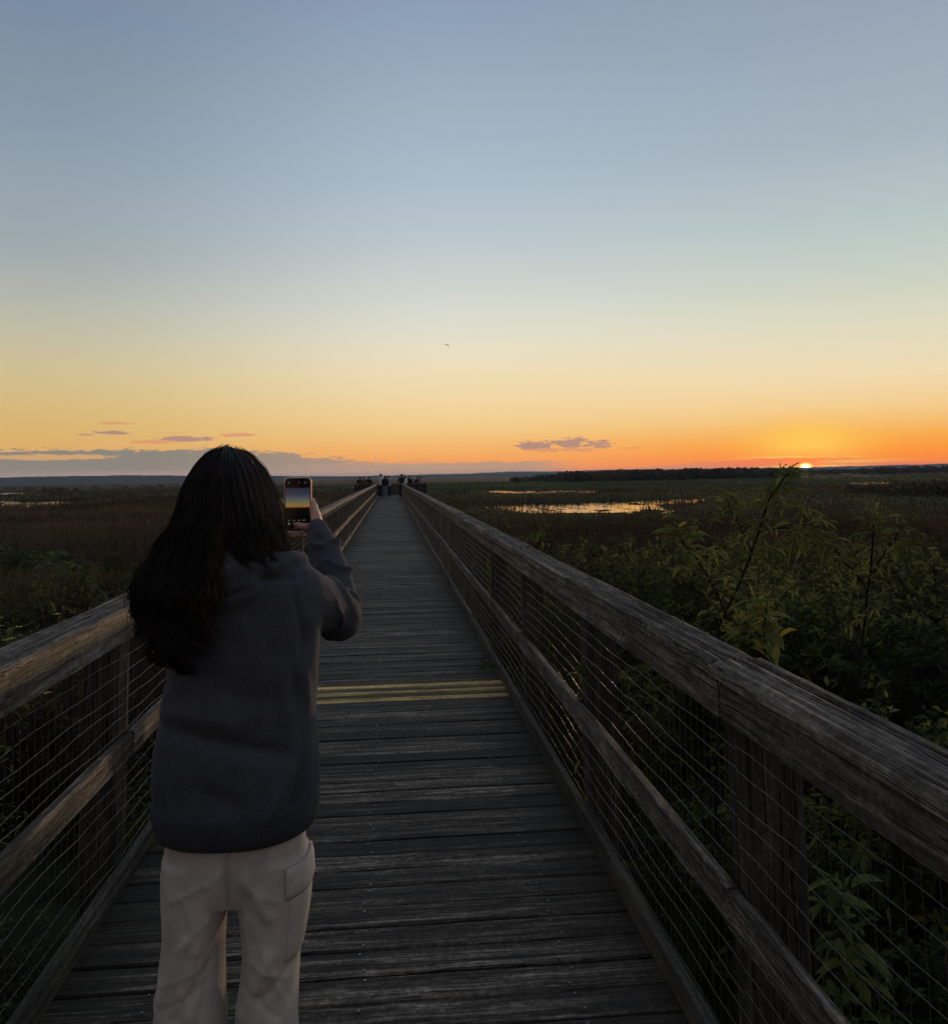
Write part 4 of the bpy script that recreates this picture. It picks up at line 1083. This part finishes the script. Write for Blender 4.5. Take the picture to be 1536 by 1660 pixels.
FOLDS = [  # back folds: x, z -> x, z, half width, height
    (-.48, 1.045, -.36, 1.02, .016, -.006), (-.36, 1.02, -.22, .985, .018, -.007), (-.46, 1.075, -.30, 1.055, .02, .004), (-.20, 1.20, -.175, 1.06, .012, .006), (-.185, 1.22, -.205, 1.08, .012, -.006),
    (-.225, 1.16, -.215, 1.03, .016, .004), (-.20, .98, -.265, .84, .010, .006), (-.185, .97, -.215, .83, .009, -.006), (-.175, 1.02, -.18, .84, .010, .004), (-.475, 1.10, -.45, .93, .014, .005), (-.46, 1.0, -.43, .87, .014, -.004),
    (-.40, .93, -.29, .88, .02, -.004), (-.35, 1.12, -.24, 1.09, .02, -.003), (-.212, 1.345, -.182, 1.20, .006, -.004), (-.275, 1.338, -.19, 1.342, .007, -.006), (-.36, 1.30, -.29, 1.325, .008, -.005)]
def sleeve_fold(co, a, b, amp, freq, seed, skew):
    a = np.array(a); b = np.array(b); d = b - a; L = np.linalg.norm(d); d /= L
    t = (co - a) @ d; rad = co - a - t[:, None] * d; q = np.linalg.norm(rad, axis=1)
    th = np.arctan2(rad[:, 2], rad[:, 0]); w = np.clip(t / .03, 0, 1) * np.clip((L + .03 - t) / .04, 0, 1) * (q < .11)
    ph = t * freq + skew * np.sin(th + .6) + 1.0 * (fbm(t * 9 + 9, th * .6, seed, 2) - .5) * 2
    rdg = (1 - np.abs(np.sin(ph * math.pi))) ** 2.2 * 2 - .6
    return amp * rdg * w * np.clip(.1 + fbm(t * 8, th * .8 + 4, seed + 3, 2) * 1.4, 0, 1.2)
def sweat_disp(co, no):
    d = .0065 * (fbm(co[:, 0] * 10 + 3 + co[:, 2] * 3, co[:, 2] * 8, 5, 3) - .5) * 2
    back = np.clip(-no[:, 1] * 1.6, 0, 1) * (co[:, 1] < 2.02)
    for x1, z1, x2, z2, w, h in FOLDS:
        p = np.stack([co[:, 0] - x1, co[:, 2] - z1], 1); v = np.array([x2 - x1, z2 - z1]); L2 = v @ v
        t = np.clip(p @ v / L2, 0, 1); q = p - t[:, None] * v
        d += back * 2.0 * h * np.exp(-(q ** 2).sum(1) / w ** 2) * np.sin(np.pi * np.clip(t * .9 + .05, 0, 1)) ** .6
    right = co[:, 0] > -.235
    fore = right & (co[:, 1] > 2.17)
    d += np.where(fore, sleeve_fold(co, EL_R, (-.178, 2.335, 1.385), .0080, 14, 61, .5), 0)
    d += np.where(right & ~fore & (co[:, 2] > 1.14) & (co[:, 1] > 2.03), sleeve_fold(co, (-.20, 2.0, 1.30), EL_R, .0068, 11, 71, .8), 0)
    return d
sw = fuse(pieces, .0058, 7, sweat_disp)
sweater = link('sweater', local(sw, O), M_SWEAT, girl, True)
# hem band and cuffs
rows = [(z, a - o, b + o, dd + o) for z, a, b, dd, o in [(.807, -.482, -.182, .118, -.006), (.803, -.488, -.176, .122, .0), (.808, -.493, -.171, .126, .004), (.822, -.497, -.168, .129, .006), (.840, -.501, -.165, .131, .006), (.862, -.504, -.163, .132, .006), (.874, -.506, -.162, .132, .004), (.879, -.506, -.162, .132, -.006)]]
V, F = loft(rows, 64); V = hem_lift(V)
mb = MB(); mb.add(V, F); o = mb.build('hem_band', M_BAND, sweater, True)
o.data.transform(Matrix.Translation(-Vector(O)))
for a, b, ra in ((np.array([-.172, 2.325, 1.376]), np.array(WR), .031), (np.array([-.345, 2.345, 1.348]), np.array(WL), .030)):
    mb = MB(); mb.add(*sweep([a, a + (b - a) * .5, b], [ra + .002, ra - .001, ra - .004], k=20)); o = mb.build('cuff', M_SWEAT, sweater, True); o.data.transform(Matrix.Translation(-Vector(O)))
# trousers
LEGL = [(.76, -.486, -.335, .098), (.70, -.489, -.337, .096), (.655, -.486, -.346, .090), (.63, -.485, -.353, .088), (.591, -.482, -.355, .086), (.551, -.487, -.357, .086), (.491, -.491, -.353, .086), (.41, -.501, -.355, .088), (.25, -.506, -.356, .09), (.10, -.51, -.358, .092), (.035, -.508, -.358, .092)]
LEGR = [(.76, -.335, -.180, .098), (.70, -.338, -.176, .096), (.655, -.333, -.180, .091), (.63, -.327, -.184, .089), (.592, -.322, -.190, .087), (.546, -.318, -.200, .086), (.472, -.326, -.202, .086), (.40, -.329, -.205, .088), (.25, -.340, -.205, .09), (.10, -.343, -.203, .092), (.035, -.341, -.205, .092)]
HIP = [(.668, -.470, -.200, .082), (.70, -.480, -.190, .094), (.74, -.486, -.184, .104), (.80, -.482, -.188, .11), (.90, -.46, -.21, .10), (.94, -.45, -.22, .095)]
def pants_disp(co, no):
    x, z = co[:, 0], co[:, 2]
    d = .0030 * (fbm(x * 12, z * 4 + 3, 15, 3) - .5) * 2
    n = fbm(x * 10 + z * 7, z * 3 - x * 9, 25, 2); d += .0030 * (1 - np.abs(n - .5) * 12).clip(-.3, 1) * np.clip((.75 - z) / .1, 0, 1)
    for x1, z1, x2, z2, w, h in [(-.355, .75, -.395, .60, .012, .004), (-.30, .74, -.255, .66, .012, .005), (-.42, .62, -.47, .50, .012, .005), (-.36, .58, -.44, .47, .012, -.005), (-.25, .58, -.31, .46, .013, .006), (-.21, .55, -.27, .50, .01, -.005), (-.337, .82, -.337, .67, .006, -.007), (-.37, .735, -.45, .70, .007, .0018), (-.31, .73, -.24, .69, .007, .0016), (-.375, .66, -.44, .60, .006, .0020), (-.40, .56, -.475, .53, .006, .0018), (-.37, .53, -.46, .49, .007, -.0022), (-.29, .57, -.22, .53, .006, .0022), (-.30, .52, -.235, .46, .007, -.0020), (-.265, .64, -.262, .46, .003, .0016), (-.42, .48, -.38, .41, .006, .0018), (-.352, .62, -.40, .44, .009, -.003)]:
        p = np.stack([x - x1, z - z1], 1); v = np.array([x2 - x1, z2 - z1]); t = np.clip(p @ v / (v @ v), 0, 1); q = p - t[:, None] * v
        d += np.clip(-no[:, 1] * 1.5, 0, 1) * 1.5 * h * np.exp(-(q ** 2).sum(1) / w ** 2)
    return d
pm = fuse([loft(smooth_rows(LEGL[::-1], 36), 36), loft(smooth_rows(LEGR[::-1], 36), 36), loft(smooth_rows(HIP, 14), 44)], .0048, 5, pants_disp)
trousers = link('trousers', local(pm, O), M_PANTS, girl, True)
def leg_at(rows, z, th, off):
    A = np.array(rows); A = A[A[:, 0].argsort()]
    a, b, dp = (np.interp(z, A[:, 0], A[:, i]) for i in (1, 2, 3)); c, h = (a + b) / 2, (b - a) / 2
    ct, st_ = math.cos(th), math.sin(th); e = 2 / 2.3
    return np.array([c + (h + off) * math.copysign(abs(ct) ** e, ct), 2.0 + (dp + off) * math.copysign(abs(st_) ** e, st_), z])
def patch(rows, z0, z1, t0, t1, off, slant=0., nz=10, nt=12):
    V = []; F = []
    for lay in (off, off - .009):
        for i in range(nz + 1):
            for j in range(nt + 1):
                u, v = i / nz, j / nt
                ed = min(u, v, 1 - u, 1 - v); V.append(leg_at(rows, z0 + (z1 - z0) * u + slant * v, t0 + (t1 - t0) * v, lay - (.004 if ed < .01 and lay == off else 0)))
    w = nt + 1; n = (nz + 1) * w
    for i in range(nz):
        for j in range(nt):
            q = (i * w + j, i * w + j + 1, (i + 1) * w + j + 1, (i + 1) * w + j); F.append(q); F.append(tuple(k + n for k in q[::-1]))
    bd = [(0, j) for j in range(nt)] + [(i, nt) for i in range(nz)] + [(nz, j) for j in range(nt, 0, -1)] + [(i, 0) for i in range(nz, 0, -1)]
    bd = [i * w + j for i, j in bd]
    for a, b in zip(bd, bd[1:] + bd[:1]): F.append((b, a, a + n, b + n))
    return np.array(V), F
mb = MB(); mb.add(*patch(LEGR, .56, .70, R(-62), R(8), .004, .0)); pk = mb.build('cargo_pocket', M_PANTS, trousers, True); pk.data.transform(Matrix.Translation(-Vector(O)))
mb = MB(); mb.add(*patch(LEGR, .690, .752, R(-66), R(10), .009, .010, 5)); o = mb.build('flap', M_PANTS, pk, True); o.data.transform(Matrix.Translation(-Vector(O)))
for s in (-1, 1):
    hx = -.335 + s * .086
    mb = MB(); V, F = sweep([(hx, 1.955, .045), (hx + s * .006, 2.03, .05), (hx + s * .012, 2.13, .038)], [.046, .048, .040], flat=(2, .95)); V = np.asarray(V); V[:, 2] = np.maximum(V[:, 2], .003)
    mb.add(V, F); o = mb.build('shoe', M_SHOE, girl, True); o.data.transform(Matrix.Translation(-Vector(O)))

# hair: a dark under-layer and several thousand strands in locks
zt = np.array([1.150, 1.179, 1.196, 1.247, 1.287, 1.313, 1.344, 1.382, 1.421, 1.452, 1.487, 1.526, 1.558, 1.581, 1.604, 1.618, 1.6225])
XLt = np.array([-.470, -.498, -.518, -.540, -.551, -.553, -.546, -.526, -.505, -.482, -.469, -.460, -.446, -.433, -.413, -.384, -.364])
zr = np.array([1.33, 1.359, 1.375, 1.399, 1.431, 1.455, 1.495, 1.539, 1.575, 1.600, 1.617, 1.6225])
XRt = np.array([-.262, -.248, -.234, -.229, -.234, -.242, -.254, -.268, -.287, -.310, -.340, -.360])
zi = np.array([1.15, 1.17, 1.22, 1.28, 1.32, 1.36, 1.41, 1.46, 1.52, 1.60])
BL = np.array([-.415, -.405, -.378, -.378, -.346, -.358, -.356, -.338, -.345, -.357])      # right edge of the left mass
BR = np.array([-.26, -.265, -.27, -.285, -.292, -.300, -.312, -.332, -.345, -.357])       # left edge of the right mass
Dz = np.array([1.15, 1.25, 1.32, 1.38, 1.45, 1.52, 1.56, 1.59, 1.61, 1.6225]); Dv = np.array([.150, .158, .158, .146, .132, .120, .104, .078, .045, .010])
def hair_pt(s, z, shrink=0.):
    xl = np.interp(z, zt, XLt); xr = np.interp(z, zr, XRt); bl = np.interp(z, zi, BL); br = np.interp(z, zi, BR)
    x = np.where(s < .58, xl + (bl - xl) * np.clip(s / .58, 0, 1), br + (xr - br) * np.clip((s - .58) / .42, 0, 1))
    c = (xl + np.where(z > 1.33, xr, -.24)) / 2; hw = np.maximum((np.where(z > 1.33, xr, -.24) - xl) / 2, .01)
    q = np.clip(np.abs((x - c) / hw), 0, 1)
    y = 2.0 - np.interp(z, Dz, Dv) * np.sqrt(np.maximum(1 - q ** 2.4, 0)) ** .85 + .055 * q ** 4
    y = y + shrink
    return x + np.sign(c - x) * shrink * .5, y
def hair_shell():
    pieces = MB(); zz = np.linspace(1.618, 1.20, 40); k = 40
    for s0, s1, zend in ((.09, .54, 1.30), (.61, .97, 1.405)):
        zz = np.linspace(1.6215, zend, 44); ss = np.linspace(s0, s1, k); V = []
        for lay in (.012, .030):
            for z in zz:
                x, y = hair_pt(ss, np.full(k, z), lay); V.append(np.stack([x, y, np.full(k, z - (lay - .012) * .5)], 1))
        V = np.concatenate(V); n = 44 * k; F = []
        for i in range(43):
            for j in range(k - 1):
                q = (i * k + j, (i + 1) * k + j, (i + 1) * k + j + 1, i * k + j + 1); F.append(q); F.append(tuple(a + n for a in q[::-1]))
            F.append((i * k, i * k + n, (i + 1) * k + n, (i + 1) * k)); F.append((i * k + k - 1, (i + 1) * k + k - 1, (i + 1) * k + k - 1 + n, i * k + k - 1 + n))
        pieces.add(V, F, tone=.1)
    # front and sides of the head so that it is no open shell
    V, F = ball((-.352, 1.990, 1.528), (.072, .084, .072)); V = V[:]; pieces.add(V, F, tone=.1)
    return pieces
mb = hair_shell(); hair = mb.build('hair', M_HAIR, girl, True); hair.data.transform(Matrix.Translation(-Vector(O)))
def strands(n, seed):
    rg = np.random.default_rng(seed); NL = 58; m = 30
    lc = (np.arange(NL) + .5) / NL; wt = np.where(lc < .08, .35, np.where(lc < .16, .7, 1.)); lock = rg.choice(NL, n, p=wt / wt.sum()); stray = rg.uniform(0, 1, n) < .10
    s = np.clip(lc[lock] + rg.normal(0, .011, n), 0, 1); s = np.where(stray, rg.uniform(0, 1, n), s)
    s = np.where(rg.uniform(0, 1, n) < .10, np.where(rg.uniform(0, 1, n) < .5, rg.uniform(0, .03, n), rg.uniform(.97, 1, n)), s)
    lend = np.interp(lc, [0, .08, .2, .34, .42, .50, .565, .58, .61, .75, .9, 1.], [1.27, 1.225, 1.20, 1.185, 1.235, 1.19, 1.28, 1.33, 1.405, 1.385, 1.372, 1.368]) + rg.normal(0, .036, NL)
    zend = np.clip(lend[lock] + np.abs(rg.normal(0, .022, n)) * np.where(rg.uniform(0, 1, n) < .3, 2.2, .5), 1.153, 1.5)
    z0 = np.where(rg.uniform(0, 1, n) < .8, rg.uniform(1.612, 1.6222, n), rg.uniform(1.5, 1.61, n))
    t = np.linspace(0, 1, m)
    Z = z0[:, None] + (zend - z0)[:, None] * t[None, :] ** 1.05
    low = np.clip((1.50 - Z) / .25, 0, 1)
    side = lc[lock][:, None] < .58
    ls = lc[lock][:, None] + rg.normal(0, .004, n)[:, None]
    S = s[:, None] + (ls - s[:, None]) * low * .92 * np.where(stray, 0, 1)[:, None]
    lp = rg.uniform(0, 6.28, NL)[lock][:, None]; la = rg.uniform(.4, 1.3, NL)[lock][:, None]
    S = np.where(side, np.clip(S, 0, .574), np.clip(S, .588, 1))
    X, Y = hair_pt(S, np.clip(Z, 1.151, 1.6224))
    w = low * .0190 * la; ph = Z * (34 + 14 * la) + lp
    X = X + w * np.sin(ph) + rg.normal(0, .0016, n)[:, None] * (1 + 2 * low) + np.where(stray, rg.normal(0, .009, n), 0)[:, None] * t
    Y = Y + w * .7 * np.cos(ph * .9) + rg.normal(0, .0022, n)[:, None] - np.abs(rg.normal(0, .003, n))[:, None]
    cu = np.clip((t - .8) / .2, 0, 1)[None] ** 2; X = X + cu * rg.normal(0, .012, NL)[lock][:, None] + np.where(S > .6, .01, 0) * cu
    P = np.stack([X, Y, Z], 2)
    P[:, :, 2] += np.where(stray, np.abs(rg.normal(0, .004, n)), 0)[:, None] * (1 - t)
    rad = (.00075 * rg.uniform(.7, 1.3, n))[:, None] * np.interp(t, [0, .1, .75, 1], [.5, 1, .9, .25])[None]
    d = np.gradient(P, axis=1); d /= np.maximum(np.linalg.norm(d, axis=2, keepdims=True), 1e-9)
    a = np.cross(d, np.array([0, 1., 0])); a /= np.maximum(np.linalg.norm(a, axis=2, keepdims=True), 1e-6); b = np.cross(d, a)
    k = 3; V = np.stack([P + rad[:, :, None] * (a * math.cos(q) + b * math.sin(q)) for q in (0, 2.094, 4.189)], 2).reshape(-1, 3)
    base = (np.arange(n) * m * k)[:, None, None]; i = (np.arange(m - 1) * k)[None, :, None]; j = np.arange(k)[None, None, :]; j2 = (j + 1) % k
    F = np.stack([base + i + j, base + i + j2, base + i + k + j2, base + i + k + j], 3).reshape(-1, 4)
    T = np.repeat(np.clip(.35 + rg.normal(0, .2, n) + np.clip((s - .70) / .22, 0, 1) * .42 + np.where(s < .04, .2, 0), 0, 1), m * k)  # right-edge strands toned lighter and redder, sunlit rim put into the colour
    return fast_mesh('strands', V, [F], T)
o = link('strands', local(strands(6000, 3), O), M_HAIR, hair, True)

# ---- the phone in her hands --------------------------------------------------
PC = Vector((-.2490, 2.42, 1.4825))
phone = empty('phone', PC); tag(phone, 'smartphone with a sunset picture on its screen, held up in both hands', 'phone')
def rbox(w, h, d, r, y0, ch=.0012, seg=7):
    pts = []
    for cx, cz, a0 in ((w / 2 - r, h / 2 - r, 0), (-w / 2 + r, h / 2 - r, 90), (-w / 2 + r, -h / 2 + r, 180), (w / 2 - r, -h / 2 + r, 270)):
        pts += [(cx, cz, math.radians(a0 + 90 * i / seg)) for i in range(seg + 1)]
    V = []
    for yy, rr in ((y0, r - ch), (y0 + ch, r), (y0 + d - ch, r), (y0 + d, r - ch)):
        V += [(cx + rr * math.cos(a), yy, cz + rr * math.sin(a)) for cx, cz, a in pts]
    n = len(pts); F = [tuple(range(n))] + [(k * n + (j + 1) % n, k * n + j, (k + 1) * n + j, (k + 1) * n + (j + 1) % n) for k in range(3) for j in range(n)] + [tuple(3 * n + j for j in range(n - 1, -1, -1))]
    return V, F
mb = MB(); mb.add(*rbox(.0735, .1445, .0095, .0125, -.0047, .0026)); mb.build('case', plain('glossy_phone_frame', (.62, .46, .36), .25, .9), phone)
mb = MB(); mb.add(*rbox(.0685, .1395, .0012, .0100, -.0056, .0003)); mb.build('glass', plain('black_glass', (.004, .004, .005), .12), phone)
m, t, b = material('phone_screen')
ob = t.new('ShaderNodeTexCoord').outputs['Object']; sp = t.new('ShaderNodeSeparateXYZ'); t.l.new(ob, sp.inputs[0])
u = t.m('ADD', t.m('DIVIDE', sp.outputs[2], .1355), .5)
c = t.ramp(u, [(0, (0, 0, 0)), (.17, (.0015, .0015, .0018)), (.30, (.003, .003, .003)), (.425, (.008, .004, .004)), (.436, lin((150, 100, 50))), (.475, lin((160, 125, 66))), (.54, lin((120, 116, 92))), (.61, lin((92, 96, 100))), (.70, lin((58, 62, 84))), (.80, lin((50, 54, 70))), (.815, lin((40, 44, 56))), (.825, (.002, .002, .002)), (1, (.001, .001, .001))])
t.put(b.inputs['Base Color'], (.003, .003, .003, 1)); b.inputs['Roughness'].default_value = .1
t.put(b.inputs['Emission Color'], c); b.inputs['Emission Strength'].default_value = .62
mb = MB(); mb.add(*rbox(.0645, .1355, .0006, .0085, -.0060, .0002)); scr = mb.build('screen', m, phone)
m2_, t2_, b2_ = material('screen_icon'); b2_.inputs['Emission Color'].default_value = (.75, .75, .72, 1); b2_.inputs['Emission Strength'].default_value = .09
for nm, cx, cz, w, h in [('thumbnail', -.0235, -.0525, .0060, .0060), ('mode_text', -.0225, -.0435, .0075, .0010), ('mode_text', -.0095, -.0435, .0060, .0010), ('mode_text', .0035, -.0435, .0060, .0010), ('mode_text', .0165, -.0435, .0095, .0010), ('home_bar', -.002, -.0645, .0130, .0011), ('status_icon', -.024, .0575, .0025, .0022), ('status_icon', .004, .0585, .0022, .0022), ('status_icon', .020, .0570, .0030, .0018)]:
    mb = MB(); V, F = rbox(w, h, .0003, min(w, h) * .35, -.0063, .00008, 3); mb.add([(x + cx, y, z + cz) for x, y, z in V], F); mb.build(nm, m2_, scr)
mb = MB(); mb.add(*rbox(.030, .032, .002, .008, .0048, .0005)); o = mb.build('camera_bump', plain('black_glass_back', (.01, .01, .011), .15), phone); o.data.transform(Matrix.Translation((.016, 0, .05)))

# ---- the people far off on the platform --------------------------------------
def far_person(x, y, h, yaw, label, top, legs, hair_c=(.010, .008, .007), long=False, lean=0., arms='down', sleeves=True, hood=None, skirt=False):
    root = empty('person', (x, y, 0)); tag(root, label, 'person', None); root.rotation_euler = (0, 0, yaw); k = h / 1.7
    def P(a): return [(q[0] * k, (q[1] + lean * max(0, q[2] - .9) ) * k, q[2] * k) for q in a]
    def rr(a): return [q * k for q in a]
    sh = .185; arm = {'down': [(.235, .02, 1.12), (.235, .08, .88)], 'rail': [(.23, .14, 1.16), (.15, .36, 1.10)], 'up': [(.22, .20, 1.22), (.06, .36, 1.50)]}[arms]
    bd = [sweep(P([(0, 0, 1.48), (0, .0, 1.36)]), rr([.055, .07]), 10), ball(P([(0, .01, 1.59)])[0], (.075 * k, .092 * k, .108 * k), 12, 9), ball(P([(0, .10, 1.575)])[0], .016 * k, 8, 6),
          sweep(P([(0, 0, 1.32), (0, 0, 1.1), (0, 0, .93)]), rr([.13, .115, .125]), 12, flat=(1, .72))]
    st_, tr_p = [sweep(P([(-.12, 0, 1.37), (.12, 0, 1.37)]), rr([.075, .075]), 10), sweep(P([(0, 0, 1.34), (0, 0, 1.12), (0, 0, .90)]), rr([.160, .15, .165]), 12, flat=(1, .74))], [sweep(P([(0, 0, .98), (0, 0, .86)]), rr([.15, .155]), 12, flat=(1, .76))]
    for s in (-1, 1):
        a = [(s * sh, 0, 1.38)] + [(s * q[0], q[1], q[2]) for q in arm]
        bd += [sweep(P(a), rr([.045, .038, .028]), 8), ball(P([a[-1]])[0], .042 * k, 8, 6)]
        st_.append(sweep(P(a), rr([.07, .06, .048]), 8))
        lg = [(s * .085, 0, .90), (s * .10, .02, .48), (s * .11, 0, .09)]
        bd += [sweep(P(lg), rr([.085, .055, .042]), 8), sweep(P([(s * .11, -.03, .04), (s * .12, .14, .03)]), rr([.042, .034]), 8, flat=(2, .8))]
        tr_p.append(sweep(P(lg), rr([.105, .085, .075]), 10))
    link('body', fuse(bd, .018, 2), M_SKIN, root, True)
    link('top', fuse(st_, .02, 3), fabric('far_top', top, .1, 60.), root, True)
    link('trousers', fuse(tr_p, .02, 3), fabric('far_trousers', legs, .1, 60.), root, True)
    hp = [ball(P([(0, -.012, 1.615)])[0], (.088 * k, .100 * k, .100 * k), 12, 9)]
    if long: hp += [sweep(P([(0, -.07, 1.60), (0, -.13, 1.40), (0, -.15, 1.12)]), rr([.085, .115, .085]), 10, flat=(1, .5))]
    mb = MB()
    for V, F in hp: mb.add(V, F)
    mb.build('hair', plain('far_hair', hair_c, .6), root, True)
    return root
WHITE, BLACK, GREY, DENIM, NAVY = (.55, .55, .57), (.012, .012, .014), (.20, .19, .19), (.15, .16, .26), (.020, .022, .035)
pi = math.pi
far_person(-2.38, 70.0, 1.66, .3, 'person in a dark maroon top, leftmost on the platform', (.05, .028, .024), BLACK, arms='rail')
far_person(-2.10, 70.6, 1.68, -1.1, 'person in a rust brown top, second from the left on the platform', (.16, .075, .055), BLACK, arms='rail')
far_person(-1.72, 71.4, 1.65, 0, 'person in black leaning on the rail left of the couple in white shirts', (.014, .013, .014), BLACK, arms='rail')
far_person(-.74, 69.4, 1.84, -.5, 'tall person in a white shirt standing by the end of the left railing', WHITE, (.022, .022, .03), arms='up')
far_person(-.40, 68.6, 1.70, .1, 'woman with long black hair, black top and blue jeans at the end of the walkway', BLACK, DENIM, long=True)
far_person(-.16, 69.9, 1.69, .5, 'person in a pale grey shirt half hidden behind the woman in blue jeans', (.36, .36, .38), NAVY)
far_person(.90, 69.6, 1.80, .4, 'tall person in a dark hooded top by the end of the right railing', (.020, .019, .022), BLACK, arms='rail')
far_person(1.18, 70.3, 1.64, .2, 'person bending forward in a white shirt beside the dark hooded person', WHITE, (.03, .03, .04), lean=.42, arms='rail')
far_person(1.53, 71.2, 1.66, -.3, 'person in black standing in the middle of the right platform corner', BLACK, (.02, .012, .014), arms='down')
far_person(2.20, 71.0, 1.60, .2, 'slim person in black close to the right end of the platform', (.012, .012, .013), BLACK, arms='rail')
far_person(2.42, 70.5, 1.55, .7, 'person in a dusty pink top leaning at the right end of the platform', (.24, .17, .165), (.06, .065, .075), arms='rail')
